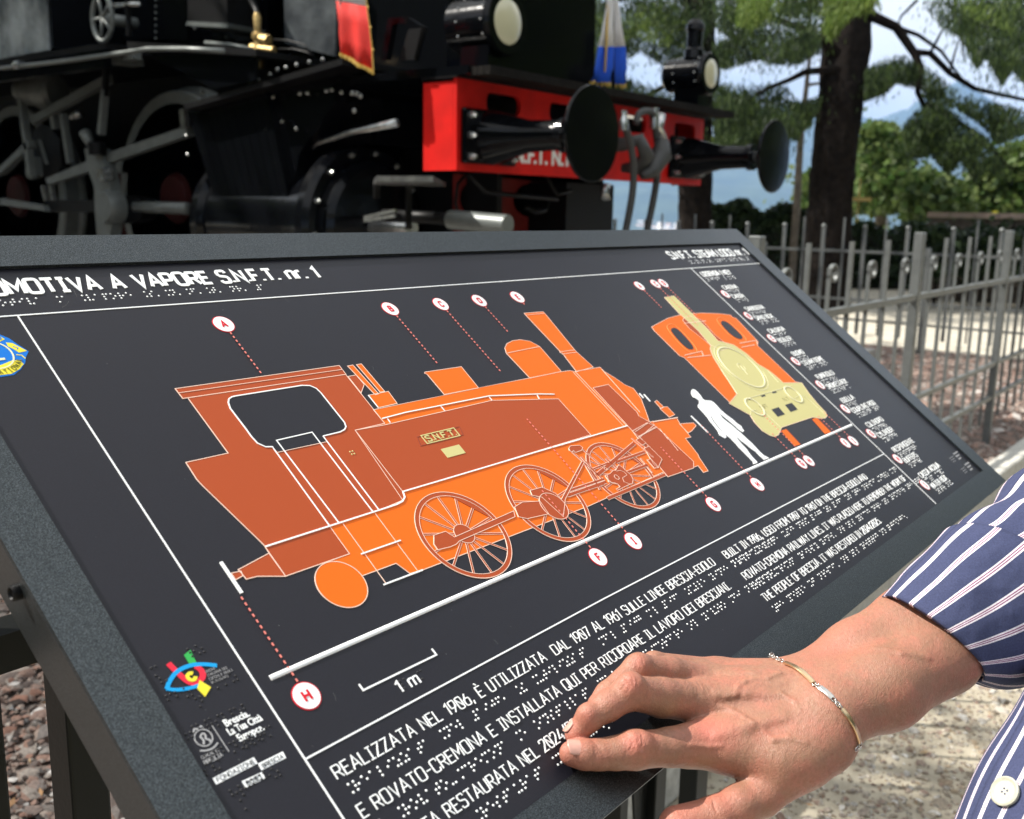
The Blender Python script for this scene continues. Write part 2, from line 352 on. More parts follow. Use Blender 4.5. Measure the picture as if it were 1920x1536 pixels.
# smokebox side sheet and saddle
sd = MB().prism([(3.70, 3.34, 1.74), (4.96, 3.34, 1.74), (4.94, 3.34, 2.6), (3.72, 3.34, 2.6)], (0, 1.15, 0)).build('smokebox_saddle', M_black, loco)
slabx('smokebox_side_sheet', [(497, -60), (632, -60), (628, 106), (503, 72)], 3.6, .06, mat('smokebox_reflection_tint', (.035, .04, .045), .3, spec=.4, vscale=5, col2=(.085, .095, .10), bump=.3, bscale=9))  # lighter grey puts a reflection into the sheet's colour
slabx('tank_reflection_panel', [(-40, -80), (82, -60), (91, 94), (-40, 118)], 3.135, .012, mat('tank_reflection_tint', (.10, .115, .12), .2, spec=.5, metal=.3, vscale=3.2, col2=(.50, .54, .54), bump=.5, bscale=5))  # bright reflection on the black tank, painted as a pale cloudy colour
# footplate: level run, falling run, front deck
MB().box((3.02, 5.16, 1.955), (5.64, 12.1, 1.985)).build('footplate', M_dull, loco)
MB().box((3.012, 5.16, 1.86), (3.05, 12.1, 1.952)).build('footplate_valance', M_black, loco)
f0 = at_x(238, 78, 3.02); f1 = at_x(480, 92, 3.02)
MB().prism([f0, f0-np.array([0, 0, .03]), f1-np.array([0, 0, .03]), f1], (2.6, 0, 0)).build('sloping_footplate', M_dull, loco)
slabx('splasher_plate', [(238, 80), (480, 96), (478, 150), (400, 168), (330, 130)], 3.06, .02, M_black)
dk = [at_x(640, 112, 3.1), at_x(800, 116, 3.1)]
MB().box((3.235, 2.80, 1.700), (5.45, 4.15, 1.735)).build('front_deck', M_black, loco)
pk = 2.80
for i in range(3):
    MB().box((3.245, pk-.034-.036*i, 1.694), (5.44, pk-.002-.036*i, 1.728)).build('deck_plank', M_wood, loco)
# inner frames, dark depths behind the wheels, rear parts
MB().box((3.86, 3.15, .80), (3.90, 11.8, 1.85)).box((4.76, 3.15, .80), (4.80, 11.8, 1.85)).build('main_frame', M_dull, loco)
MB().box((3.92, 4.9, 1.0), (4.74, 9.3, 2.2)).build('firebox_and_ashpan', M_dull, loco)
# wheels
def wheel(y, z, r, x, ns=12, s=1):
    w = MB(); n = 40
    w.lathe((x, y, z), (s, 0, 0), [(0, r-.075), (0, r-.01), (.01, r), (.1, r), (.115, r+.03), (.14, r+.03), (.14, r-.075), (0.0, r-.075)], 48)
    t = w.build('wheel', M_steel, loco, smooth=35)
    h = MB().lathe((x-.03*s, y, z), (s, 0, 0), [(0, .05), (0, .13), (.03, .15), (.17, .15)], 20)
    h.build('hub', M_dred, t, smooth=35)
    for k in range(ns):
        a = 2*math.pi*k/ns+.2; MB().bar((x+.06*s, y+.12*math.cos(a), z+.12*math.sin(a)), (x+.06*s, y+(r-.065)*math.cos(a), z+(r-.065)*math.sin(a)), .035, .05, (s, 0, 0)).build('spoke', M_dred, t)
    return t
for y, z, r in ((5.30, 1.185, .615), (7.22, 1.185, .625), (8.92, 1.185, .625)):
    wheel(y, z, r, 3.50, s=1); wheel(y, z, r, 5.16, s=-1)
    MB().tube([(3.5, y, z), (5.16, y, z)], .08, 12).build('axle', M_steel, loco)
# valve gear on the near side, sighted bar by bar
def rod(name, a, b, x, w, h, m=M_steel, x2=None):
    p = at_x(*a, x); q = at_x(*b, x if x2 is None else x2); return MB().bar(p, q, w, h).build(name, m, loco)
slabx('connecting_rod', [(0, 372), (80, 385), (84, 396), (0, 384)], 3.30, .05, M_steel)
slabx('connecting_rod', [(-260, 402), (0, 312), (52, 262), (54, 275), (0, 326), (-260, 420)], 3.28, .05, M_steel)
slabx('radius_rod', [(85, 335), (160, 303), (200, 287), (348, 237), (352, 254), (205, 305), (165, 322), (90, 346)], 3.27, .045, M_steel)
slabx('guide_bar', [(200, 300), (262, 292), (372, 308), (374, 326), (200, 324)], 3.50, .06, M_steel)
slabx('crosshead', [(158, 280), (170, 275), (186, 278), (198, 318), (206, 350), (214, 392), (206, 445), (182, 445), (178, 400), (176, 350), (166, 322)], 3.24, .07, M_steel)
MB().lathe(at_x(193, 388, 3.20), (1, 0, 0), [(0, .03), (0, .085), (.03, .1), (.1, .1)], 20).build('crosshead_pin', M_steel, loco, smooth=35)
MB().lathe(at_x(187, 327, 3.20), (1, 0, 0), [(0, .02), (0, .04), (.06, .045)], 14).build('link_pin', M_bright, loco, smooth=35)
slabx('slide_bar', [(84, 374), (178, 376), (178, 398), (84, 398)], 3.34, .09, M_dull)
slabx('slide_block', [(206, 372), (240, 366), (262, 372), (270, 392), (262, 412), (232, 420), (206, 412)], 3.34, .1, M_dull)
MB().tube([at_x(255, 388, 3.36), at_x(352, 391, 3.36)], .034, 14).build('piston_rod', M_steel, loco, smooth=True)
slabx('expansion_link', [(60, 245), (78, 232), (96, 240), (112, 262), (116, 310), (104, 330), (80, 334), (66, 320), (62, 290)], 3.38, .06, M_dull)
MB().prism(px([(70, 262), (76, 262), (90, 308), (84, 308)], 3.375), (.01, 0, 0)).build('link_slot', M_steel, loco)
slabx('link_bracket', [(48, 296), (66, 294), (70, 330), (56, 336), (48, 330)], 3.34, .05, M_steel)
rod('lifting_rod', (64, 226), (206, 148), 3.32, .04, .05); rod('eccentric_rod', (38, 172), (60, 330), 3.30, .04, .045)
MB().ball(at_x(36, 170, 3.3), .045, (1, 1, 1.3)).build('rod_end', M_steel, loco, smooth=True)
MB().lathe(at_x(58, 172, 3.34)+np.array([0, .08, 0]), (.35, -1, 0), [(0, .06), (.03, .085), (.1, .09), (.13, .08), (.13, .11), (.24, .12), (.27, .10), (.28, .02)], 20).build('reversing_shaft', M_steel, loco, smooth=35)
rod('hanger_bar', (118, 214), (132, 306), 3.34, .035, .04); rod('hanger_bar', (100, 212), (104, 242), 3.34, .035, .04)
rod('vertical_stay', (200, 112), (197, 180), 3.22, .03, .03, M_dull); rod('vertical_stay', (197, 168), (190, 252), 3.22, .036, .036)
for q in ((82, 348, 88, 376), (97, 348, 101, 376)): rod('link_bolt', q[:2], q[2:], 3.32, .03, .03, M_bright)
MB().tube([at_x(150, 212, 3.4), at_x(138, 220, 3.4)], .03, 10).build('oil_cup', M_bright, loco, smooth=True)
MB().tube([at_x(159, 249, 3.24), at_x(166, 262, 3.24), at_x(170, 274, 3.24)], [.035, .03, .02], 10).build('oil_cup', M_steel, loco, smooth=True)
MB().lathe(at_x(182, 281, 3.22), (0, 0, -1), [(-.05, .02), (-.04, .05), (.03, .05)], 12).build('oil_cup', M_dull, loco, smooth=35)
rod('drop_arm', (344, 205), (348, 240), 3.26, .03, .04, M_bright)
slabx('frame_plate', [(205, 330), (352, 300), (352, 460), (230, 460)], 3.72, .04, M_dred)
# steam chest with ribbed cover
lipA = [at_x(345, 196, 3.08), at_x(642, 109, 3.08), at_x(642, 121, 3.08), at_x(345, 206, 3.08)]
MB().prism(lipA, (.75, 0, 0)).build('steam_chest_lid', M_dull, loco)
ch = slabx('steam_chest', [(351, 205), (640, 120), (628, 190), (560, 290), (546, 380), (410, 400)], 3.20, .66, M_black)
for i in range(9):
    f = i/9; g = (i+.94)/9
    def mix(a, b, t): return (a[0]+(b[0]-a[0])*t, a[1]+(b[1]-a[1])*t)
    T0, T1, B0, B1 = (352, 206), (498, 166), (410, 399), (543, 378)
    MB().prism(px([mix(T0, T1, f), mix(T0, T1, g), mix(B0, B1, g), mix(B0, B1, f)], 3.16), (.04+(.004 if i % 2 else 0), 0, 0)).build('cover_strip', M_black, ch)
bb = MB()
for u, v in [(380, 163), (411, 154), (441, 140), (468, 146), (485, 140), (506, 131), (520, 122), (536, 118), (556, 113), (580, 108), (605, 103), (640, 96)]:
    bb.ball(at_x(u, v+9, 3.12), .010, n=8, m=5)
for u, v in [(512, 182), (529, 228), (556, 242), (500, 242), (519, 306), (535, 365), (532, 151), (590, 133), (598, 141), (604, 128), (573, 140), (562, 175), (576, 174), (612, 170), (622, 168), (640, 173), (660, 175), (664, 208), (668, 176), (676, 181), (350, 255), (352, 290)]:
    bb.ball(at_x(u, v, 3.17), .011, n=8, m=5)
bb.build('chest_bolts', M_bright, ch, smooth=30, kind='stuff')
MB().box((3.4, 3.55, 1.45), (3.86, 4.1, 1.66)).build('valve_chest', M_black, loco)
# cylinder
cyc = np.array([3.46, 3.66, 1.06])
cy = MB().lathe(cyc, (0, 1, 0), [(-.09, .04), (-.09, .28), (-.07, .31), (-.03, .32), (-.03, .38), (0, .40), (.045, .40), (.045, .35), (.09, .33), (.86, .33), (.88, .36), (.93, .36), (.95, .24), (1.0, .16), (1.12, .12), (1.12, .02)], 48).build('cylinder', M_black, loco, smooth=30)
cb2 = MB()
for k in range(14):
    a = 2*math.pi*k/14+.1; cb2.lathe(cyc+np.array([.352*math.cos(a), -.02, .352*math.sin(a)]), (0, -1, 0), [(0, .015), (.02, .015), (.02, .009), (.035, .007)], 6)
cb2.build('cylinder_bolts', M_bright, cy, smooth=30, kind='stuff')
MB().tube([cyc+(-.02, -.1, 0), cyc+(-.02, -.34, 0)], [.06, .045], 14).build('tail_rod_gland', M_bright, loco, smooth=35)
MB().tube([at_x(720, 404, 3.3), at_x(845, 410, 3.3)], .028, 12).build('tail_rod', M_dull, loco, smooth=True)
MB().tube([at_x(845, 412, 3.3), at_x(952, 422, 3.3)], [.042, .042], 16).build('tail_rod_sleeve', M_steel, loco, smooth=35)
for q in ((684, 408, 742, 395), (684, 414, 742, 405)): rod('gland_stud', q[:2], q[2:], 3.26, .014, .014, M_bright)
MB().tube([at_x(560, 292, 3.26), at_x(600, 268, 3.26), at_x(660, 248, 3.26), at_x(745, 230, 3.26)], [.01, .012, .014, .02], 8).build('drain_pipe', M_bright, loco, smooth=True)
tp = MB().prism([at_z(700, 338, 1.27), at_z(836, 342, 1.27), at_z(812, 330, 1.27), at_z(706, 330, 1.27)], (0, 0, -.02)).build('footstep', M_bright, loco)
rod('step_hanger', (706, 345), (706, 372), 3.1, .012, .03, M_dull); rod('step_hanger', (766, 345), (766, 430), 3.15, .012, .03, M_dull)
# buffer beam
YB = 2.874
def beamp(u, v): return at_y(u, v, YB)
bx0, bx1, bz0, bz1 = 3.247, 5.42, 1.315, 1.690
def slot(x, z, w, h, n=5):
    r = h/2*.8; q = []
    for cx_, cz_, a0 in ((w/2-r, h/2-r, 0), (-w/2+r, h/2-r, 90), (-w/2+r, -h/2+r, 180), (w/2-r, -h/2+r, 270)):
        for k in range(n): a = math.radians(a0+90*k/(n-1)); q.append((x+cx_+r*math.cos(a), YB, z+cz_+r*math.sin(a)))
    return q
holes = [slot(x, 1.610, .24, .085) for x in (3.56, 4.02, 4.65, 5.20)]
MB().prism([(bx0, YB, bz0), (bx1, YB, bz0), (bx1, YB, bz1), (bx0, YB, bz1)], (0, .02, 0), holes).box((bx0, YB+.021, bz0), (bx0+.012, YB+.19, bz1-.012)).box((bx1-.012, YB+.021, bz0), (bx1, YB+.19, bz1-.012)).build('buffer_beam', M_red, loco)
MB().box((bx0+.02, YB+.16, bz0+.02), (bx1-.02, YB+.185, bz1-.03)).build('beam_back_plate', M_dull, loco)
MB().box((bx0-.012, YB-.012, bz1+.001), (bx1+.012, YB+.19, bz1+.008)).build('beam_top_angle', M_dull, loco)
# buffers
for X in (3.458, 5.21):
    bf = MB().box((X-.19, YB-.028, 1.345), (X+.17, YB-.001, 1.575)).build('buffer', M_black, loco)
    bv = bf.modifiers.new('b', 'BEVEL'); bv.width = .012; bv.segments = 2
    MB().lathe((X, YB-.028, 1.462), (0, -1, 0), [(0, .118), (.02, .112), (.12, .085), (.2, .066), (.36, .060), (.37, .072), (.40, .072), (.40, .03)], 28).build('housing', M_black, bf, smooth=30)
    MB().tube([(X, YB-.42, 1.462), (X, 2.345, 1.462)], .034, 16).build('plunger', M_bright, bf, smooth=True)
    MB().lathe((X, 2.345, 1.462), (0, -1, 0), [(-.02, .05), (0, .185), (.006, .191), (.014, .192), (.020, .188), (.0225, .12), (.0235, .01)], 56).build('buffer_head', M_black, bf, smooth=25)
    q = MB()
    for dx in (-.155, .135):
        for z in (1.375, 1.462, 1.545): q.lathe((X+dx, YB-.028, z), (0, -1, 0), [(0, .016), (.02, .016), (.02, .01), (.035, .008)], 6)
    q.build('nuts', M_bright, bf, smooth=30)
# coupling hook and brake hoses
hk = MB().tube([(4.30, YB, 1.48), (4.30, YB-.16, 1.48), (4.32, YB-.24, 1.50), (4.36, YB-.26, 1.43), (4.38, YB-.2, 1.37), (4.36, YB-.12, 1.37)], [.04, .035, .035, .04, .04, .02], 10)
hk.build('coupling_hook', M_rubber, loco, smooth=True)
MB().tube([at_y(1243, 262, 2.66), at_y(1234, 240, 2.66), at_y(1240, 215, 2.66)], .026, 8).build('screw_shackle', M_bright, loco, smooth=True)
MB().tube([at_y(1205, 330, 2.62), at_y(1222, 322, 2.62), at_y(1240, 290, 2.62), at_y(1243, 262, 2.62)], [.02, .04, .055, .03], 10).build('coupling_link', M_rubber, loco, smooth=True)
def hose(pts, y, r, r2=None):
    P_ = [at_y(u, v, y) for u, v in pts]; c = []
    for i in range(len(P_)-1):
        a, b_ = P_[max(i-1, 0)], P_[min(i+2, len(P_)-1)]
        for k in range(5):
            t = k/5; t2, t3 = t*t, t*t*t
            c.append(.5*((2*P_[i])+(P_[i+1]-a)*t+(2*a-5*P_[i]+4*P_[i+1]-b_)*t2+(3*P_[i]-a-3*P_[i+1]+b_)*t3))
    c.append(P_[-1]); return MB().tube(c, r, 12).build('brake_hose', M_rubber, loco, smooth=True)
hose([(1168, 226), (1176, 250), (1187, 300), (1186, 360), (1172, 440), (1165, 480)], 2.60, .0175)
hose([(1192, 232), (1200, 212), (1222, 212), (1230, 250), (1234, 310), (1226, 370), (1212, 440), (1208, 480)], 2.66, .0175)
MB().lathe(at_y(1169, 232, 2.6), (0, 0, 1), [(-.03, .021), (.01, .024), (.03, .015), (.06, .015)], 12).build('hose_coupling', M_bright, loco, smooth=35)
MB().lathe(at_y(1227, 222, 2.66), (0, 0, 1), [(-.05, .022), (.0, .025), (.03, .018), (.05, .020)], 12).build('hose_coupling', M_bright, loco, smooth=35)
MB().tube([at_y(1136, 345, 2.9), at_y(1134, 362, 2.9), at_y(1135, 375, 2.9)], [.03, .02, .028], 10).build('angle_cock', M_bright, loco, smooth=True)
# lower stretcher with round cut-outs, and pipes under the beam
YS = 3.35
def sp(u, v): return at_y(u, v, YS)
e = [sp(915, 330), sp(1055, 344), sp(1053, 470), sp(880, 470)]
def circ(u, v, a, b_, n=18): return [sp(u+a*math.cos(2*math.pi*k/n), v+b_*math.sin(2*math.pi*k/n)) for k in range(n)]
MB().prism([sp(858, 326), sp(1055, 344), sp(1053, 470), sp(858, 470)], (0, .03, 0), [circ(888, 372, 26, 32), circ(996, 376, 34, 32)]).build('frame_stretcher', mat('stretcher_red', (.17, .010, .007), .5, var=.25, vscale=9), loco)
MB().tube([at_y(880, 326, 3.0), at_y(910, 360, 3.0), at_y(960, 366, 3.0), at_y(1045, 374, 3.0)], .012, 8).build('steam_pipe', M_dull, loco, smooth=True)
MB().tube([at_y(1024, 330, 3.0), at_y(1044, 366, 3.0), at_y(1070, 357, 3.0)], .010, 8).build('steam_pipe', M_dull, loco, smooth=True)
MB().tube([at_y(862, 420, 3.1), at_y(854, 380, 3.1), at_y(858, 345, 3.1), at_y(872, 330, 3.1)], .008, 8).build('steam_pipe', M_dull, loco, smooth=True)
MB().tube([at_y(985, 388, 3.1), at_y(1005, 398, 3.1), at_y(1022, 394, 3.1), at_y(1026, 378, 3.1)], .014, 8).build('steam_pipe', M_dull, loco, smooth=True)
MB().box((float(at_y(1062, 380, 3.1)[0]), 3.1, .75), (float(at_y(1150, 380, 3.1)[0]), 3.4, 1.30)).box((3.9, 3.6, .8), (4.8, 3.64, 1.9)).build('front_frame_end', M_dull, loco)
# headlamps standing on the deck
def lamp(cx_, y0, zc, r):
    L = MB().lathe((cx_, y0, zc), (0, 1, 0), [(0, r*.80), (.0, r), (.02, r*1.08), (.035, r*1.0), (.04, r*.86), (.27, r*.86), (.29, r*.7), (.295, .01)], 32).build('headlamp', M_black, loco, smooth=30)
    MB().lathe((cx_, y0+.012, zc), (0, -1, 0), [(0, r*.86), (.008, r*.82), (.02, r*.5), (.024, .005)], 28).build('lens', M_glass, L, smooth=True)
    MB().lathe((cx_, y0+.12, zc+r*.8), (0, 0, 1), [(0, r*.55), (.05, r*.5), (.06, r*.42), (.15, r*.42), (.16, r*.5), (.19, r*.46), (.215, r*.28), (.222, .01)], 20).build('lamp_chimney', M_black, L, smooth=30)
    MB().box((cx_-r*.62, y0+.04, 1.735), (cx_+r*.5, y0+.2, zc-r*.75)).build('lamp_bracket', M_black, L)
    q = MB()
    for k in range(12):
        a = .5236*k
        for t in (.06, .2): q.ball((cx_+r*.87*math.cos(a), y0+t, zc+r*.87*math.sin(a)), .006, n=6, m=4)
    q.build('rivets', M_bright, L)
p1 = at_y(946, 42, 2.86); lamp(p1[0]-.0, 2.84, p1[2], .132)
p2 = at_y(1334, 138, 2.86); lamp(p2[0], 2.86, p2[2], .112)
# fittings above the footplate
hb = MB().prism(px([(713, 112), (728, 34), (764, 32), (792, 50), (776, 112), (760, 112), (770, 56), (760, 44), (736, 45), (724, 112)], 3.22), (.03, 0, 0)).build('step_bracket', M_black, loco)
slabx('step_bracket', [(748, 112), (766, 55), (790, 52), (776, 112)], 3.19, .02, M_dull)
c = at_x(192, 34, 3.1); vw = MB()
for k in range(20):
    a, a2 = k*math.pi/10, (k+1)*math.pi/10; vw.tube([c+(0, .1*math.cos(a), .12*math.sin(a)), c+(0, .1*math.cos(a2), .12*math.sin(a2))], .014, 6, cap=False)
for k in range(5): a = k*1.2566; vw.tube([c, c+(0, .1*math.cos(a), .12*math.sin(a))], .009, 6)
vw.tube([c, c+np.array([.2, 0, 0])], .03, 10).build('valve_handwheel', M_steel, loco, smooth=True)
MB().box(c+(.05, -.06, -.23), c+(.2, .06, -.19)).box(c+(.05, -.2, -.22), c+(.1, -.08, -.15)).build('valve_body', M_steel, loco)
rod('handrail_post', (240, 10), (242, 68), 3.1, .022, .022, M_dull); MB().tube([at_x(212, 11, 3.1), at_x(240, 8, 3.1), at_x(262, 9, 3.1)], .012, 8).build('handrail', M_bright, loco, smooth=True)
slabx('sand_pipe_box', [(352, -40), (425, -40), (426, 44), (352, 44)], 3.35, .2, M_dull)
MB().prism(px([(350, 40), (428, 44), (426, 52), (348, 48)], 3.33), (.24, 0, 0)).build('box_flange', M_steel, loco)
slabx('boiler_cladding', [(220, -60), (352, -60), (352, 76), (250, 72)], 3.52, .3, M_black)
MB().box((3.6, 4.4, 2.0), (5.06, 6.0, 2.7)).build('boiler_support', M_black, loco)
rr = MB()
for k in range(12): rr.ball(at_x(292, -60+k*12, 3.51), .008, n=6, m=4)
for u, v in ((366, 53), (405, 53), (440, 58), (425, 70)): rr.ball(at_x(u, v, 3.5), .012, n=6, m=4)
rr.build('rivets', M_steel, loco)
MB().tube([at_x(466, -30, 3.4), at_x(470, 0, 3.4), at_x(482, 22, 3.4), at_x(483, 60, 3.3)], .016, 10).build('lubricator_pipe', M_dull, loco, smooth=True)
bv_ = MB(); bv_.lathe(at_x(485, 128, 3.28), (0, 0, 1), [(0, .028), (.06, .034), (.1, .02), (.13, .018), (.14, .03), (.16, .03), (.17, .016), (.24, .02), (.26, .012)], 12)
bv_.tube([at_x(472, 88, 3.28), at_x(514, 94, 3.28)], .018, 8).tube([at_x(484, 70, 3.28), at_x(504, 76, 3.28)], [.02, .026], 8).build('brass_lubricator', M_brass, loco, smooth=30)
def pipe(l, x, r, m=M_dull): MB().tube([at_x(u, v, x) for u, v in l], r, 8).build('thin_pipe', m, loco, smooth=True)
pipe([(505, 74), (540, 76), (570, 84), (588, 104)], 3.3, .004); pipe([(514, 92), (550, 92), (575, 98), (588, 106)], 3.3, .004)
pipe([(385, 80), (430, 84), (474, 92)], 3.26, .009, M_steel); pipe([(400, 84), (450, 96), (490, 104), (525, 118)], 3.26, .006)
pipe([(0, 128), (120, 115), (240, 98), (275, 92), (350, 92), (420, 96)], 3.0, .012, M_steel)
MB().lathe(at_x(34, 122, 3.0), (0, 1, 0), [(-.03, .01), (-.03, .024), (.03, .024), (.03, .01)], 10).build('pipe_union', M_bright, loco, smooth=35)
# letters on the beam
def letters_y(txt, u0, v, y, h, m, parent):
    c_ = bpy.data.curves.new('t', 'FONT'); c_.body = txt; c_.size = h*1.38; c_.extrude = .002; c_.offset = .003; c_.resolution_u = 3
    o = bpy.data.objects.new('t', c_); COL.objects.link(o); me = bpy.data.meshes.new_from_object(o.evaluated_get(bpy.context.evaluated_depsgraph_get()))
    bpy.data.objects.remove(o); p = at_y(u0, v, y)
    n = len(me.vertices); a = np.zeros(n*3); me.vertices.foreach_get('co', a); a = a.reshape(-1, 3)
    q = np.stack([a[:, 0]+p[0], y-a[:, 2], a[:, 1]+p[2]], 1)-np.array(parent['_o']); me.vertices.foreach_set('co', q.ravel().astype(np.float32)); me.name = 'lettering'
    return finish(me, 'lettering', m, parent)
letters_y('S.N.F.T. N.1', 944, 302, YB-.003, .075, M_white, loco)
# track and plinth
MB().box((2.9, 1.9, 0.002), (5.8, 14, .36)).build('plinth', mat('plinth_concrete', (.33, .32, .30), .9, vscale=8, col2=(.42, .40, .37), bump=.3, bscale=50), kind=None) if False else None
pl = MB().box((2.85, 1.9, .002), (5.85, 14, .40)).build('track_bed', mat('plinth_concrete', (.30, .29, .27), .9, vscale=8, col2=(.40, .38, .35), bump=.3, bscale=50)); pl['kind'] = 'structure'
for X in (3.58, 5.08):
    r_ = MB().box((X-.07, 1.95, .401), (X+.07, 13.9, .415)).box((X-.012, 1.95, .415), (X+.012, 13.9, .52)).box((X-.036, 1.95, .52), (X+.036, 13.9, .555)).build('rail', M_steel)
    r_['label'] = 'steel rail under the near side wheels of the locomotive' if X < 4 else 'steel rail under the far side wheels of the locomotive'; r_['category'] = 'rail'; r_['group'] = 'rails under the locomotive'

# ------------------------------------------------------------------ flags on the front of the engine
def flag(name, label, rings, mats, split, fringe, base, folds=3.2, amp=.010):
    f = thing(name, label, 'flag', base, None)
    # rings: (centre line left point, right point) down the cloth
    ny, nx = len(rings), 29; g = np.zeros((ny, nx, 3))
    for j, (a, b_) in enumerate(rings):
        a = np.asarray(a); b_ = np.asarray(b_); d = _un(b_-a); nn = _un(np.cross(d, (0, 0, 1)))
        for i in range(nx):
            t = i/(nx-1); g[j, i] = a+(b_-a)*t+nn*amp*(j/(ny-1)*.7+.3)*math.sin(t*folds*math.pi+.35*j+.8*math.sin(j*1.3))
    def part(nm, j0, j1, m, th=.0015):
        q = g[j0:j1+1]; r, c_ = q.shape[:2]; idx = np.arange(r*c_).reshape(r, c_)
        F = np.stack([idx[:-1, :-1], idx[1:, :-1], idx[1:, 1:], idx[:-1, 1:]], -1).reshape(-1, 4)
        o = raw_mesh(nm, q.reshape(-1, 3), F, m, f, smooth=True)
        s_ = o.modifiers.new('s', 'SOLIDIFY'); s_.thickness = th; return o
    for (j0, j1), m, nm in zip(split, mats, ('upper_band', 'lower_band', 'hem_band')): part(nm, j0, j1, m)
    fr = MB()
    for i in range(nx-1):
        p = g[-1, i]; fr.tube([p, p-np.array([0, 0, .016])+rng.uniform(-.003, .003, 3)], .0045, 4)
    for j in range(1, ny-1): fr.tube([g[j, -1], g[j, -1]+_un(g[0, -1]-g[0, 0])*.008-np.array([0, 0, .004])], .004, 4)
    for j in range(ny-1): fr.tube([g[j, -1], g[j+1, -1]], .003, 4)
    fr.build('fringe', fringe, f); return f
M_fred = mat('red_flag_cloth', (.72, .035, .025), .75, trans=.35, var=.1, vscale=8, bump=.3, bscale=90); M_fwhite = mat('white_flag_cloth', (.80, .80, .82), .8, trans=.35)
M_fblue = mat('blue_flag_cloth', (.01, .10, .62), .75, trans=.3); M_gold = mat('gold_fringe', (.60, .40, .08), .6)
def A(u, v): return at_x(u, v, 3.10)
def B_(u, v): return at_y(u, v, 2.80)
rg = [(A(622, -50), A(676, -60)), (A(628, -20), A(683, -20)), (A(632, 2), A(686, 12)), (A(635, 35), A(691, 50)), (A(638, 70), A(695, 92)), (A(642, 100), A(698, 132))]
fl = flag('hanging_flag', 'red and white flag with gold fringe hanging beside the smokebox', rg, (M_fwhite, M_fred), ((0, 2), (2, 5)), M_gold, A(650, 60))
po = MB().tube([A(655, -220), A(640, -20)], .012, 8).tube([A(640, -20), A(634, 112)], .006, 8).build('flag_pole', M_dull, fl, smooth=True)
rg = [(B_(1141, -30), B_(1155, -30)), (B_(1136, 10), B_(1160, 10)), (B_(1126, 50), B_(1166, 50)), (B_(1118, 88), B_(1172, 88)), (B_(1110, 130), B_(1176, 128)), (B_(1105, 152), B_(1178, 160))]
fl = flag('draped_flag', 'white and blue flag with gold fringe standing on the engine deck', rg, (M_fwhite, M_fblue), ((0, 3), (3, 5)), M_gold, B_(1150, 165), folds=5, amp=.03)
MB().tube([B_(1150, 175), B_(1148, -60)], .008, 8).build('flag_pole', M_dull, fl, smooth=True)
MB().tube([B_(1139, 10), B_(1137, 80), B_(1133, 150)], .006, 6).build('gold_cord', M_gold, fl, smooth=True)

# ------------------------------------------------------------------ railings
M_rail = mat('grey_railing_paint', (.145, .155, .152), .42, metal=.3, var=.12, vscale=25, bump=.12, bscale=120)
def copy_to(o, parent, dx):
    c = o.copy(); COL.objects.link(c); c.parent = parent; c.location = Vector(o.location)+Vector(dx); return c
def railing(name, label, p0, n_bays, direction, post_h, kinds, group, first_post=True):
    d = np.array(direction, float); L = 1.465; f = thing(name, label, 'fence', p0, group); p0 = np.array(p0)
    for z, h in ((.85, .022), (.43, .020), (.254, .020)):
        MB().bar(p0+(0, 0, z), p0+d*(L*n_bays)+(0, 0, z), .028 if z > .8 else .022, h).build('rail', M_rail, f)
    proto = {}
    def put(k, mbf, off):
        if k not in proto: proto[k] = mbf(); o = proto[k]
        else: o = copy_to(proto[k], f, (0, 0, 0))
        o.location = Vector([float(c) for c in off]); return o
    def post():
        o = MB().box(p0+(-.018, -.018, 0), p0+(.018, .018, post_h)).build('post', M_rail, f); b_ = o.modifiers.new('b', 'BEVEL'); b_.width = .003; return o
    def straight(h):
        def g(): return MB().box(p0+(-.007, -.007, .13), p0+(.007, .007, h)).build('picket', M_rail, f)
        return g
    def knob(h):
        def g(): return MB().box(p0+(-.013, -.013, .13), p0+(.013, .013, h)).lathe(p0+(0, 0, h), (0, 0, 1), [(0, .012), (.004, .019), (.016, .021), (.028, .015), (.034, .004)], 12).build('picket', M_rail, f, smooth=30)
        return g
    def curl():
        q = []; r = .036
        for i in range(13): a = math.radians(180-i*32); rr = r*(1-.045*i); q.append(p0+d*(r+rr*math.cos(a))+np.array([0, 0, .972+rr*math.sin(a)]))
        mb = MB(); pts = [p0+(0, 0, .13), p0+(0, 0, .96)]+q
        for a, b_ in zip(pts[:-1], pts[1:]): mb.bar(a, b_+(b_-a)*.04, .007, .013, np.cross(d, (0, 0, 1)))
        return mb.build('scroll_picket', M_rail, f)
    fn = {'s': straight(1.075), 't': straight(1.14), 'k': knob(1.05), 'c': curl}
    for b_ in range(n_bays+1):
        put('post', post, d*(L*b_))
        if b_ < n_bays:
            for i, k in enumerate(kinds): put(k, fn[k], d*(L*b_+L/8*(i+1)))
    return f
railing('iron_railing', 'grey iron railing with scroll topped bars along the kerb beside the sign', (-.345+1.465, 1.189, 0), 6, (1, 0, 0), 1.10, 'cscscsc', 'railings around the locomotive')
railing('iron_railing', 'grey iron railing with tall and knobbed bars on the far side of the gravel', (8.8, 1.04, 0), 8, (0, 1, 0), .90, 'ktktktk', 'railings around the locomotive')

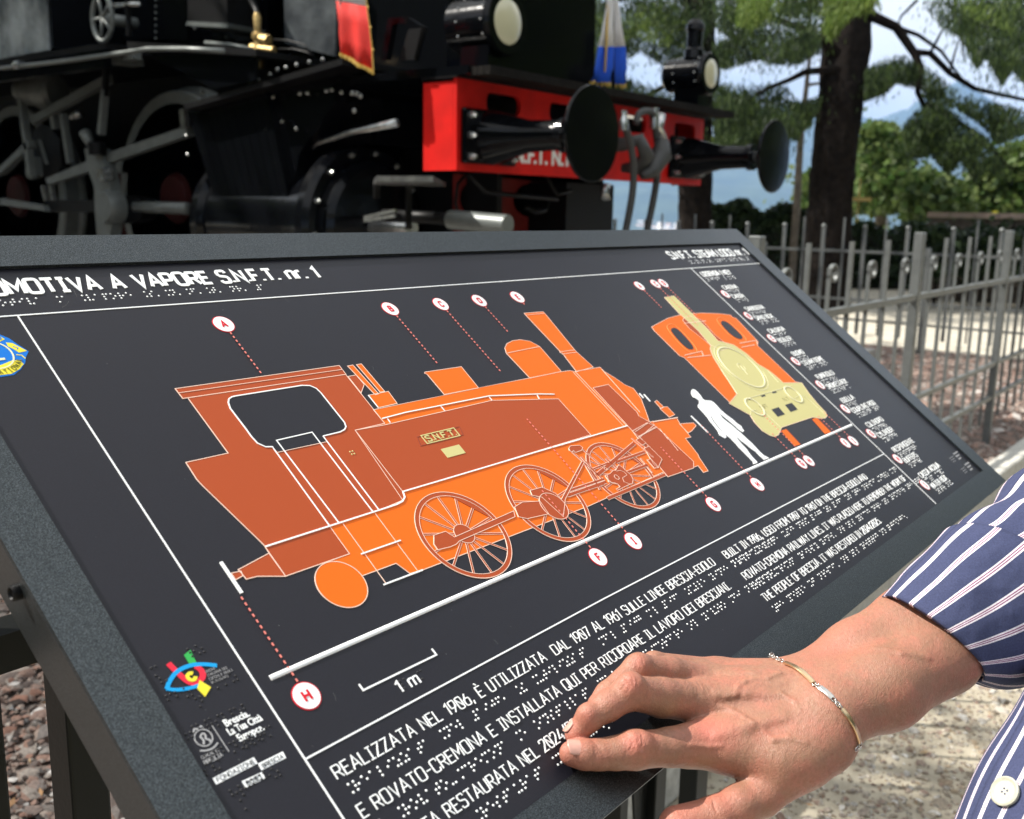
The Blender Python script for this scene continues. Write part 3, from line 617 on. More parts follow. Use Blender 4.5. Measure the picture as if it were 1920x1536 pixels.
# ------------------------------------------------------------------ trees
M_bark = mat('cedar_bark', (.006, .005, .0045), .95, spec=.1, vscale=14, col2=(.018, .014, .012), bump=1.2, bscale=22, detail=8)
M_bark2 = mat('pale_bark', (.12, .10, .08), .95, vscale=10, col2=(.2, .17, .14), bump=.8, bscale=30)
M_need = island_mat('cedar_needles', [(.008, .018, .009), (.018, .038, .013), (.075, .12, .028), (.014, .028, .014)], .6, trans=.38)
M_need2 = island_mat('sunlit_needles', [(.09, .15, .03), (.17, .25, .055), (.05, .09, .02), (.22, .29, .07)], .6, trans=.5)  # brighter copy of the needles with sunlight put into the colour
M_leafg = island_mat('broad_leaves', [(.04, .09, .02), (.08, .14, .03), (.13, .18, .045), (.03, .06, .018), (.17, .22, .07)], .5, trans=.4)
M_hedge = island_mat('hedge_leaves', [(.010, .022, .009), (.02, .04, .014), (.035, .06, .02)], .5, trans=.2)
def leafmesh(name, C_, D, size, m, parent, wide=.16, jit=1., kind=None):
    """a leaf or needle spray at every point: long thin rhombs pointing along D"""
    n = len(C_); D = D+rng.normal(0, .35*jit, (n, 3)); D /= np.linalg.norm(D, axis=1)[:, None]
    S = np.cross(D, rng.normal(0, 1, (n, 3))); S /= np.linalg.norm(S, axis=1)[:, None]+1e-9
    l = (size*rng.uniform(.6, 1.4, n))[:, None]; w = l*wide
    V = np.stack([C_-D*l*.5, C_-S*w, C_+D*l*.5, C_+S*w], 1)
    F = np.arange(4*n).reshape(n, 4); return raw_mesh(name, V.reshape(-1, 3), F, m, parent, **({'kind': kind} if kind else {}))
def in_poly(x, y, poly):
    ins = np.zeros(len(x), bool); n = len(poly)
    for i in range(n):
        x1, y1 = poly[i]; x2, y2 = poly[(i+1) % n]
        c = ((y1 > y) != (y2 > y)) & (x < (x2-x1)*(y-y1)/(y2-y1+1e-9)+x1); ins ^= c
    return ins
RT = R3.T
def region(poly, d0, d1, n, clumps=40, spread=.25, flat=.6, hang=0., keep=.95):
    """points clumped in a slab of air seen inside an outline; a clump hangs below its branch"""
    P_ = np.array(poly, float); out = []; tot = 0
    x0, y0 = P_.min(0); x1, y1 = P_.max(0)
    k = 0; cs = []
    while len(cs) < clumps:
        u = random.uniform(x0, x1); v = random.uniform(y0, y1)
        if in_poly(np.array([u]), np.array([v]), poly)[0]: cs.append(at_d(u, v, random.uniform(d0, d1)))
    cs = np.array(cs)
    while tot < n:
        i = rng.integers(0, len(cs), n); q = cs[i]+rng.normal(0, 1, (n, 3))*np.array([spread, spread, spread*flat])
        q[:, 2] -= hang*rng.random(n)**1.3
        r = (q-EYE)@R3; u = CX+FPX*r[:, 0]/-r[:, 2]; v = CY-FPX*r[:, 1]/-r[:, 2]
        ok = in_poly(u, v, poly) | (rng.random(n) > keep); out.append(q[ok]); tot += ok.sum()
    return np.concatenate(out)[:n]
def trunk(name, pts, rad, m, parent, seed=0):
    r2 = np.random.default_rng(seed); P_ = []; Rr = []
    for i in range(len(pts)-1):
        for k in range(8):
            t = k/8; P_.append(np.asarray(pts[i])*(1-t)+np.asarray(pts[i+1])*t); Rr.append(rad[i]*(1-t)+rad[i+1]*t)
    P_.append(np.asarray(pts[-1])); Rr.append(rad[-1]); mb = MB(); n = 28
    mb.tube(P_, Rr, n); v = mb.v[0]
    for i in range(len(P_)):
        for k in range(n):
            a = 2*math.pi*k/n; f = 1+.05*math.sin(5*a+i*.3)+.04*math.sin(11*a-i*.5)+.03*r2.normal(); v[i*n+k] = P_[i]+(v[i*n+k]-P_[i])*f
    return mb.build(name, m, parent, smooth=True)
def limb(pts, r0, r1, parent, m=M_bark, name='branch'):
    n = len(pts); return MB().tube(pts, [r0+(r1-r0)*i/(n-1) for i in range(n)], 7).build(name, m, parent, smooth=True)
def crown_above(C0, R_, n, size, m, parent, squash=.5, layers=9, name='crown', kind=None):
    """tiers of drooping boughs; dense above, for shade"""
    C0 = np.asarray(C0, float); pts = []; dirs = []
    for k in range(layers*9):
        a = random.uniform(0, 6.283); z = random.uniform(-1, 1); rr = R_*math.sqrt(max(.05, 1-z*z))*random.uniform(.55, 1.05)
        e = C0+np.array([rr*math.cos(a), rr*math.sin(a), z*R_*squash]); s_ = C0+np.array([0, 0, z*R_*squash+.3])
        t = rng.random(n//(layers*9))**.6; q = s_+(e-s_)*t[:, None]+rng.normal(0, 1, (len(t), 3))*np.array([.35, .35, .1])*(.4+t[:, None]); q[:, 2] -= .35*t*t+.1*rng.random(len(t))
        pts.append(q); dirs.append(np.tile(_un(e-s_)*.6+np.array([0, 0, -.5]), (len(t), 1)))
    return leafmesh(name, np.concatenate(pts), np.concatenate(dirs), size, m, parent, kind=kind)
down = np.array([0, 0, -1.])
# main cedar
base = at_d(1552, 432, 12.5); ct = thing('cedar_tree', 'big dark cedar trunk with drooping boughs in the middle of the park trees', 'tree', (base[0], base[1], 0))
tp_ = [at_d(1545, 520, 12.5), at_d(1552, 430, 12.5), at_d(1562, 330, 12.5), at_d(1574, 200, 12.5), at_d(1588, 60, 12.5), at_d(1600, -120, 12.5), at_d(1612, -500, 12.5)]
tp_[0][2] = -.1
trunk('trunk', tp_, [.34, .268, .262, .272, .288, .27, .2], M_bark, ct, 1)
DD = 12.3
def S(l, d=DD): return [at_d(u, v, d) for u, v in l]
limb(S([(1600, 5), (1638, 31), (1681, 51), (1715, 100), (1727, 129), (1721, 172), (1735, 205)]), .075, .03, ct)
limb(S([(1715, 98), (1744, 100), (1781, 137), (1827, 166), (1870, 176), (1925, 188)]), .045, .022, ct)
limb(S([(1681, 51), (1722, 66), (1765, 96), (1788, 128), (1812, 158)]), .03, .012, ct)
limb(S([(1735, 195), (1775, 215), (1830, 250), (1900, 320)]), .05, .015, ct)
limb(S([(1570, 130), (1510, 135), (1480, 150), (1440, 165), (1400, 190)]), .05, .015, ct)
limb(S([(1575, 100), (1517, 60), (1440, 30), (1380, 10)]), .06, .02, ct)
for l in ([(1788, 0), (1800, 60), (1810, 120)], [(1744, 100), (1765, 60), (1800, 20)], [(1720, 0), (1690, 30), (1681, 51)], [(1781, 137), (1790, 100), (1800, 70)]): limb(S(l), .02, .008, ct)
cc = []
dn = lambda n, sx=0: np.tile(np.array([sx, -sx, -1.]), (n, 1))
def boughs(nm, poly, d0, d1, n, cl, sp, hang, m, parent, size=.075, flat=.5):
    q = region(poly, d0, d1, int(n*1.9), int(cl*1.5), sp*.9, flat, hang); return leafmesh(nm, q, dn(len(q)), size, m, parent, wide=.09)
boughs('crown', [(1300, -10), (1545, -10), (1540, 90), (1500, 120), (1440, 120), (1400, 90), (1350, 60)], 10.5, 13.5, 4200, 26, .16, .30, M_need, ct)
boughs('crown', [(1335, 150), (1420, 160), (1450, 150), (1480, 170), (1500, 190), (1545, 180), (1530, 215), (1505, 235), (1500, 262), (1440, 245), (1400, 262), (1340, 270)], 11, 13.5, 6500, 30, .13, .22, M_need, ct)
boughs('crown', [(1335, 60), (1440, 60), (1430, 110), (1360, 130), (1335, 120)], 11, 13.5, 1500, 10, .10, .2, M_need, ct)
boughs('crown', [(1460, 60), (1530, 60), (1540, 100), (1500, 110), (1470, 110)], 11, 13.5, 1000, 8, .10, .15, M_need, ct)
boughs('crown', [(1620, 130), (1660, 108), (1700, 102), (1725, 130), (1722, 165), (1680, 155), (1660, 175), (1620, 190)], 11.5, 13, 2600, 14, .10, .16, M_need, ct)
boughs('crown', [(1690, 245), (1715, 210), (1745, 192), (1790, 212), (1840, 250), (1900, 320), (1905, 350), (1850, 318), (1830, 345), (1800, 300), (1780, 330), (1745, 290), (1700, 300)], 11.5, 13, 7500, 26, .12, .20, M_need, ct)
boughs('crown', [(1730, 120), (1790, 165), (1850, 190), (1925, 205), (1925, 250), (1870, 270), (1840, 235), (1790, 200), (1760, 205), (1728, 180)], 11.5, 13, 2600, 20, .12, .2, M_need, ct)
boughs('crown', [(1720, -10), (1925, -10), (1925, 165), (1900, 130), (1880, 160), (1850, 110), (1830, 130), (1800, 70), (1760, 50)], 9.5, 13, 5200, 30, .14, .34, M_need, ct)
boughs('sunlit_sprays', [(1380, -10), (1460, -10), (1440, 25), (1410, 55), (1385, 45)], 7.5, 8.5, 1100, 12, .06, .12, M_need2, ct, .07)
boughs('sunlit_sprays', [(1530, -10), (1650, -10), (1630, 20), (1600, 30), (1580, 50), (1560, 70), (1545, 60), (1550, 20)], 7.5, 8.3, 1500, 12, .05, .14, M_need2, ct, .07)
crown_above(at_d(1600, -700, 12.5), 3.6, 16000, .22, M_need, ct, .55)
# second cedar, behind the far lamp
c2_ = at_d(1302, 425, 13.5); t2 = thing('cedar_tree', 'cedar with a straight dark trunk standing behind the far headlamp', 'tree', (c2_[0], c2_[1], 0))
q = [at_d(1299, 500, 13.5), at_d(1302, 420, 13.5), at_d(1305, 300, 13.5), at_d(1308, 150, 13.5), at_d(1312, 0, 13.5), at_d(1318, -200, 13.5), at_d(1322, -520, 13.5)]; q[0][2] = -.1
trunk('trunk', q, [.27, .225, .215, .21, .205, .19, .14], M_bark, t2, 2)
for l in ([(1305, 60), (1240, 40), (1170, 60), (1100, 110)], [(1308, 150), (1250, 160), (1190, 190)], [(1306, 200), (1350, 215), (1400, 240), (1460, 250)], [(1310, 10), (1250, -20), (1120, 10)]): limb(S(l, 13.5), .06, .015, t2)
boughs('crown', [(1070, 30), (1110, -10), (1330, -10), (1330, 60), (1290, 130), (1240, 120), (1200, 95), (1150, 130), (1110, 160), (1068, 175)], 12, 14.5, 9000, 40, .16, .3, M_need, t2)
boughs('crown', [(1060, 110), (1100, 90), (1180, 150), (1260, 170), (1330, 190), (1420, 225), (1500, 260), (1440, 268), (1400, 290), (1340, 262), (1330, 200), (1200, 190), (1070, 180)], 12.5, 14.5, 7000, 36, .13, .22, M_need, t2)
boughs('crown', [(1330, 255), (1400, 262), (1425, 275), (1400, 290), (1350, 292)], 12.5, 14.5, 900, 8, .1, .1, M_need2, t2)
boughs('sunlit_sprays', [(1070, 60), (1130, 10), (1240, 0), (1300, 30), (1250, 90), (1180, 70), (1110, 130), (1072, 150)], 11.5, 13.2, 900, 16, .13, .3, M_need2, t2, .06)
boughs('sunlit_sprays', [(1090, 130), (1160, 150), (1150, 165), (1080, 165)], 11.5, 12.5, 250, 6, .09, .1, M_need2, t2, .06)
boughs('sunlit_sprays', [(1760, -10), (1920, -10), (1900, 60), (1830, 40)], 9.3, 11.5, 500, 12, .12, .25, M_need2, ct, .06)
crown_above(at_d(1318, -760, 13.5), 3.6, 15000, .22, M_need, t2, .55)
# slim tree
sb = at_d(1492, 410, 16); t3 = thing('slim_tree', 'slim grey young tree trunk left of the big cedar trunk', 'tree', (sb[0], sb[1], 0))
q = S([(1490, 440), (1493, 400), (1497, 330), (1502, 250), (1510, 180), (1518, 110), (1518, -40)], 16); q[0][2] = -.1
trunk('trunk', q, [.075, .06, .055, .052, .04, .03, .02], M_bark2, t3, 3); limb(S([(1512, 160), (1545, 155), (1560, 170)], 16), .03, .01, t3, M_bark2)
boughs('crown', [(1480, 190), (1530, 200), (1520, 240), (1490, 250)], 15, 17, 500, 6, .12, .1, M_leafg, t3, .12)
boughs('crown', [(1440, -60), (1620, -60), (1600, 30), (1460, 30)], 15, 17, 1600, 12, .25, .2, M_leafg, t3, .14)
# broadleaved trees beyond the hedge
specs = [('leafy_tree', 'light green leafy tree directly right of the cedar trunk', [(1600, 250), (1630, 225), (1680, 232), (1700, 270), (1720, 330), (1730, 400), (1590, 400), (1600, 330)], 21, 5200),
         ('leafy_tree', 'bright green tree below the dark drooping bough', [(1690, 340), (1740, 310), (1800, 340), (1830, 370), (1830, 410), (1690, 410)], 19, 4200),
         ('leafy_tree', 'yellow green leafy tree at the right edge under the cedar bough', [(1800, 350), (1850, 300), (1890, 270), (1960, 260), (1990, 410), (1800, 410)], 20, 5200),
         ('leafy_tree', 'pale green sapling between the slim trunk and the cedar trunk', [(1500, 330), (1520, 318), (1532, 350), (1530, 400), (1500, 405)], 22, 700)]
for nm, lab, poly, d, n in specs:
    P_ = np.array(poly); cx_ = P_[:, 0].mean(); b_ = at_d(cx_, 405, d); t_ = thing(nm, lab, 'tree', (b_[0], b_[1], 0), 'leafy trees beyond the hedge')
    top = at_d(cx_, P_[:, 1].min()+40, d); trunk('trunk', [(b_[0], b_[1], -.4), top*.5+b_*.5, top], [.14, .1, .03], M_bark2, t_, 5)
    q = region(poly, d-1.2, d+1.2, n, 26, .30, .8, .1); leafmesh('crown', q, rng.normal(0, 1, (n, 3)), .17, M_leafg, t_, wide=.35)
# hedge, low wall, signpost
hg = []
n = 26000; x0, y0, z0 = at_d(1290, 420, 16.5); x1, y1, z1 = at_d(2060, 420, 16.0)
t_ = rng.random(n); A_ = np.array([x0, y0]); B2 = np.array([x1, y1]); nn_ = _un(np.append(B2-A_, 0)); nn_ = np.array([-nn_[1], nn_[0]])
w_ = rng.uniform(-.5, .5, n); hgt = rng.random(n)**.6
top_ = np.interp(t_, [0, .3, .36, .42, 1], [1.30, 1.28, 1.12, 1.0, .95])+.08*np.sin(t_*60)+.05*np.sin(t_*23)
xy = A_+(B2-A_)*t_[:, None]+nn_*w_[:, None]*(1-.4*hgt[:, None])
q = np.column_stack([xy, hgt*top_])
hd = thing('hedge', 'long dark green hedge behind the far railing', 'hedge', (float(x0), float(y0), 0))
leafmesh('foliage', q, rng.normal(0, 1, (n, 3)), .11, M_hedge, hd, wide=.4)
MB().bar((x0, y0, .42), (x1, y1, .42), .62, .84).build('inner_twigs', mat('hedge_twigs', (.015, .018, .01), .9, bump=1, bscale=30), hd)
M_pink = mat('pink_coping_stone', (.50, .36, .30), .8, vscale=12, col2=(.42, .33, .28), bump=.2, bscale=80)
M_rub = mat('rough_wall_stone', (.09, .07, .058), .9, vscale=9, col2=(.17, .14, .115), bump=.8, bscale=20)
wa = at_d(1738, 404, 14.0); wb = at_d(2060, 407, 13.2); lw = thing('low_wall', 'low stone wall with pale pink coping beyond the railing at the right', 'wall', (float(wa[0]), float(wa[1]), 0))
dw = _un(np.array([wb[0]-wa[0], wb[1]-wa[1], 0])); bkk = np.array([-dw[1], dw[0], 0]); L_ = np.hypot(wb[0]-wa[0], wb[1]-wa[1])
a0 = np.array([wa[0], wa[1], 0]); zt = 1.15
for i in range(7):
    s0, s1 = L_*i/7+.006, L_*(i+1)/7-.006
    c = MB().prism([a0+dw*s0-bkk*.04+(0, 0, zt), a0+dw*s1-bkk*.04+(0, 0, zt), a0+dw*s1+bkk*.5+(0, 0, zt), a0+dw*s0+bkk*.5+(0, 0, zt)], (0, 0, .075)).build('coping_stone', M_pink, lw)
for r in range(5):
    s0 = 0
    while s0 < L_:
        w = random.uniform(.25, .5); s1 = min(s0+w, L_); o_ = random.uniform(0, .025); z = r*.23
        MB().prism([a0+dw*(s0+.008)+bkk*o_+(0, 0, z+.008), a0+dw*(s1-.008)+bkk*o_+(0, 0, z+.008), a0+dw*(s1-.008)+bkk*.45+(0, 0, z+.008), a0+dw*(s0+.008)+bkk*.45+(0, 0, z+.008)], (0, 0, .214)).build('wall_stone', M_rub, lw)
        s0 = s1
M_yel = mat('ochre_board', (.62, .42, .14), .7, var=.15, vscale=20)
sg = at_d(1610, 375, 17); st = thing('direction_board', 'small ochre board on a thin post right of the cedar trunk', 'sign', (float(sg[0]), float(sg[1]), 0))
MB().tube([(sg[0], sg[1], 0), (sg[0], sg[1], sg[2]+.35)], .008, 8).build('post', M_yel, st)
e1 = at_d(1594, 374, 17); e2 = at_d(1629, 374, 17); MB().bar(e1, e2, .25, .06).build('board', M_yel, st)
# flower heads of one yellow plant by the wall
yf = at_d(1868, 412, 13.9)
yp = thing('yellow_flower', 'small yellow flower clump hanging in front of the low wall', 'flower', (float(yf[0]), float(yf[1]), 0))
MB().tube([(yf[0], yf[1], 0), yf], .006, 5).build('stem', M_leafg, yp)
q = yf+rng.normal(0, .035, (70, 3)); leafmesh('petals', q, rng.normal(0, 1, (70, 3)), .05, mat('yellow_petal', (.75, .62, .05), .6, trans=.3), yp, wide=.5)
# unseen cedar, added so that its boughs shade the engine
t5 = thing('cedar_tree', 'tall unseen cedar added at the left to shade the locomotive', 'tree', (.2, 11.5, 0))
trunk('trunk', [(.2, 11.5, -.1), (.25, 11.4, 3), (.1, 11.2, 9)], [.42, .34, .2], M_bark, t5, 7)
crown_above((1.3, 12.1, 7.4), 3.9, 30000, .30, M_need, t5, .38, name='crown'); crown_above((3.9, 10.2, 6.9), 3.2, 22000, .30, M_need, t5, .32, name='crown')
limb([(.2, 11.3, 5), (2.5, 9.5, 6), (3.9, 10, 6.7)], .12, .04, t5)
crown_above((13.2, 11.5, 8.0), 3.8, 22000, .32, M_need, t2, .35); limb([at_d(1318, -300, 13.5), np.array([13, 11.5, 7.5])], .12, .05, t2)  # unseen extra crown, added to shade the ground beyond the railing
limb([(.15, 11, 5.6), (-.2, 8, 5.6), (-.4, 5.4, 5.2)], .09, .03, t5)
crown_above((-.45, 5.0, 5.1), .9, 420, .20, M_need, t5, .3)  # unseen bough, added to dapple the footpath
# unseen trees, added to darken what the glossy paint reflects
# clumps of plants in front of the low wall
for i, (u0, u1, lab) in enumerate(((1725, 1800, 'dark low shrub at the left end of the low wall'), (1800, 1868, 'dark low shrub in front of the middle of the low wall'), (1868, 1990, 'dark low shrub in front of the right end of the low wall'))):
    b_ = at_d((u0+u1)/2, 450, 12.9); sh = thing('low_shrub', lab, 'shrub', (float(b_[0]), float(b_[1]), 0))
    q = region([(u0, 430+6*i), ((u0+u1)/2, 420), (u1, 432), (u1+4, 515), (u0-4, 515)], 12.6, 13.3, 3600, 22, .12, .8, .05); leafmesh('foliage', q, rng.normal(0, 1, (len(q), 3)), .09, M_hedge, sh, wide=.4)
    MB().tube([(b_[0], b_[1], 0), (b_[0], b_[1], .7)], .02, 6).build('stem', M_bark, sh)
for i, (x, y, r) in enumerate([(-9, 3, 3.6), (-11, 12, 4.2), (-8, -7, 3.8), (-3, 20, 4.2), (5, 24, 4), (1, -12, 4), (12, -10, 4), (-5.5, 14, 3.6), (-8, 8, 3.4), (18, -8, 4.6), (15, -4.5, 3.4), (7, -9, 3.6)]):
    t6 = thing('unseen_tree', ['unseen broad tree on the near lawn, added for reflections', 'unseen tall tree on the lawn edge, added for reflections', 'unseen tree behind the footpath, added for reflections', 'unseen dense tree behind the engine, added for reflections', 'unseen tree at the far terrace edge, added for reflections', 'unseen tree behind the visitors, added for reflections', 'unseen tree across the footpath, added for reflections', 'unseen tree nearest the rear of the engine, added for reflections', 'unseen tree facing the side tank, added for reflections', 'unseen wide tree at the far end of the footpath, added for reflections', 'unseen tree where the footpath bends, added for reflections', 'unseen tree on the lawn behind the person, added for reflections'][i], 'tree', (x, y, 0), None)
    trunk('trunk', [(x, y, -.2), (x+.1, y, 2), (x, y, 4)], [.3, .24, .16], M_bark2, t6, 9+i)
    n = 7000; v = rng.normal(0, 1, (n, 3)); v /= np.linalg.norm(v, axis=1)[:, None]; v *= (rng.random(n)**.33)[:, None]*r
    v[:, 2] *= .95; leafmesh('crown', v+np.array([x, y, r*.95+.25]), rng.normal(0, 1, (n, 3)), .42, M_leafg, t6, wide=.45)

# ------------------------------------------------------------------ information sign
def speck_mat(name, col, col2, scale, rough, thr=.62):
    m = bpy.data.materials.new(name); m.use_nodes = True; t = m.node_tree; b = t.nodes["Principled BSDF"]
    co = nd(t, "ShaderNodeTexCoord"); n = nd(t, "ShaderNodeTexNoise", Scale=scale, Detail=2.); t.links.new(co.outputs["Object"], n.inputs["Vector"])
    mr = nd(t, "ShaderNodeMapRange"); mr.inputs[1].default_value = .42; mr.inputs[2].default_value = .72; t.links.new(n.outputs[0], mr.inputs[0])
    mx = nd(t, "ShaderNodeMix", data_type='RGBA'); mx.inputs[6].default_value = (*col, 1); mx.inputs[7].default_value = (*col2, 1)
    t.links.new(mr.outputs[0], mx.inputs[0]); t.links.new(mx.outputs[2], b.inputs["Base Color"])
    n2 = nd(t, "ShaderNodeTexNoise", Scale=3., Detail=4.); t.links.new(co.outputs["Object"], n2.inputs["Vector"])
    m2 = nd(t, "ShaderNodeMapRange"); m2.inputs[3].default_value = rough-.08; m2.inputs[4].default_value = rough+.1; t.links.new(n2.outputs[0], m2.inputs[0]); t.links.new(m2.outputs[0], b.inputs["Roughness"])
    bp = nd(t, "ShaderNodeBump", Strength=.35, Distance=.0002); t.links.new(n.outputs[0], bp.inputs["Height"]); t.links.new(bp.outputs[0], b.inputs["Normal"])
    b.inputs["Specular IOR Level"].default_value = .45
    MATS[name] = m; return m
M_frame = speck_mat('powder_coated_steel', (.034, .040, .043), (.125, .142, .15), 1500, .38); M_frame.node_tree.nodes['Principled BSDF'].inputs['Metallic'].default_value = .85
M_plate = speck_mat('dark_printed_plate', (.010, .010, .0155), (.014, .014, .021), 1500, .42); M_plate.node_tree.nodes['Principled BSDF'].inputs['Specular IOR Level'].default_value = .30
M_legs = mat('sign_stand_paint', (.010, .011, .010), .45, metal=.6, spec=.25, bump=.1, bscale=200)
def ink(name, c, rough=.5, **k): return mat(name, c, rough, bump=.08, bscale=900, spec=.18, **k)
I_or = ink('orange_ink', (.80, .145, .006)); I_br = ink('rust_ink', (.40, .070, .018)); I_wh = ink('white_ink', (.90, .92, .92)); I_kh = ink('khaki_ink', (.60, .55, .24))
I_li = ink('outline_ink', (.86, .62, .50)); I_rd = ink('red_ink', (.62, .015, .03)); I_dot = ink('dash_ink', (.80, .24, .20)); I_bk = ink('raised_black', (.03, .03, .032), .3)
I_bl = ink('blue_ink', (.005, .17, .62)); I_ye = ink('yellow_ink', (.85, .72, .05)); I_cy = ink('cyan_ink', (.01, .34, .74)); I_gn = ink('green_ink', (.04, .42, .09)); I_ur = ink('bright_red_ink', (.78, .03, .06))
sign = thing('info_sign', 'slanted dark tactile sign with an orange locomotive drawing in a grey steel frame', 'sign', (.85, .62, KZ))
def pl3(l, h): return [plate(x, s, h) for x, s in l]
# steel tray: flat rim round the plate and folded sides
OUT = [(226.3, 10.6), (1453.5, 11.6), (1468.5, 551.2), (226.3, 550.4)]; INN = [(255.3, 41.0), (1419, 40.6), (1430, 518.4), (255.3, 518.9)]
fr = MB(); H = 3.0
names = ['bottom', 'right', 'top', 'left']
for i in range(4):
    j = (i+1) % 4; fr.prism(pl3([OUT[i], OUT[j], INN[j], INN[i]], H), -EN*.0025)
frame = fr.build('frame', M_frame, sign)
bvm = frame.modifiers.new('b', 'BEVEL'); bvm.width = .0006; bvm.segments = 2
for i, nm in ((3, 'frame_side'), (1, 'frame_side'), (2, 'frame_side'), (0, 'frame_side')):
    j = (i+1) % 4; a, b = np.array(OUT[i]), np.array(OUT[j]); d_ = _un(np.append(b-a, 0))[:2]; nrm = np.array([d_[1], -d_[0]])
    off = (EX*nrm[0]+EU*nrm[1])*-.002
    ins = -off/.002*.0097 if i == 3 else off*0
    q = [plate(*a, .4)-off*-.15, plate(*b, .4)-off*-.15, plate(*b, -48 if i == 3 else -27.5)-off*-.15-ins, plate(*a, -48 if i == 3 else -27.5)-off*-.15-ins]
    MB().prism(q, off).build(nm, M_frame, sign)
MB().prism(pl3([(228.5, 13), (1451, 13.5), (1466, 549), (228.5, 548)], -6), -EN*.003).build('back_sheet', M_legs, sign)
platei = MB().prism(pl3([(250, 30), (1430, 30), (1436, 524), (250, 524)], 0), -EN*.004).build('plate', M_plate, sign)
# side screw
sc0 = at_x(26, 1112, .2263-.0003); MB().lathe(sc0, (-1, 0, 0), [(-.003, .0045), (0, .0045), (.0012, .0042), (.0018, .0034), (.0006, .0028), (.0006, .0006)], 18).build('screw', M_dull, sign, smooth=30)
# stand
for (x, y, w) in ((.249, .62, .03), (.319, .62, .028), (1.05, .62, .022), (1.150, .62, .03), (1.280, .62, .038)):
    top = EYE[2]-PD*math.cos(TL)+((y-PD*math.sin(TL))/math.cos(TL))*math.sin(TL)-.04
    g = MB().box((x-w/2, y, KZ), (x+w/2, y+.03, top)).build('leg', M_legs, sign); bm_ = g.modifiers.new('b', 'BEVEL'); bm_.width = .002; bm_.segments = 2
MB().box((.10, .621, .861), (1.30, .651, .887)).build('crossbar', M_legs, sign)
MB().prism([(1.108, .634, .30), (1.135, .634, .30), (1.135, .634, .60), (1.06, .634, .60)], (0, .004, 0)).build('gusset', M_legs, sign)

# ---- print and relief on the plate
def ribbon(mb, pts, w, h0, h1, closed=False):
    P_ = [np.array(p, float) for p in pts]; n = len(P_)
    if n < 2: return
    L_, R_ = [], []
    for i in range(n):
        if closed: a = P_[i]-P_[i-1]; b = P_[(i+1) % n]-P_[i]
        else: a = P_[i]-P_[i-1] if i else P_[1]-P_[0]; b = P_[i+1]-P_[i] if i < n-1 else P_[i]-P_[i-1]
        a = a/(np.linalg.norm(a)+1e-9); b = b/(np.linalg.norm(b)+1e-9); t = a+b; t = t/(np.linalg.norm(t)+1e-9)
        nr = np.array([-t[1], t[0]]); k = 1/max(.45, nr@np.array([-b[1], b[0]])); L_.append(P_[i]+nr*w/2*k); R_.append(P_[i]-nr*w/2*k)
    v = [plate(*p, h0) for p in L_+R_]+[plate(*p, h1) for p in L_+R_]; f = []
    m = n if closed else n-1
    for i in range(m):
        j = (i+1) % n; f += [(2*n+i, 3*n+i, 3*n+j, 2*n+j), (i, j, n+j, n+i), (i, 2*n+i, 2*n+j, j), (n+i, n+j, 3*n+j, 3*n+i)]
    if not closed: f += [(0, n, 3*n, 2*n), (n-1, 3*n-1, 4*n-1, 2*n-1)] if False else [(0, n, 3*n, 2*n), (n-1, 2*n+n-1, 3*n+n-1, n+n-1)]
    mb.add(v, f)
def fill(mb, pts, h0, h1, holes=()): mb.prism(pl3(pts, h0), EN*((h1-h0)/1e3), [pl3(q, h0) for q in holes])
def Z2(l): return [on_plate(320+a/2.6483, 580+b/2.6483) for a, b in l]
def Z3(l): return [on_plate(760+a/2.7431, 540+b/2.7431) for a, b in l]
def Z4(l): return [on_plate(1160+a/3.34, 460+b/3.34) for a, b in l]
def Z5(l): return [on_plate(1040+a/6.981, 740+b/6.981) for a, b in l]
def Z6(l): return [on_plate(1300+a/7.68, 700+b/7.68) for a, b in l]
def circ_mm(c, r, n=40, a0=0, a1=360): return [(c[0]+r*math.cos(math.radians(a0+(a1-a0)*k/n)), c[1]+r*math.sin(math.radians(a0+(a1-a0)*k/n))) for k in range(n if a1-a0 == 360 else n+1)]
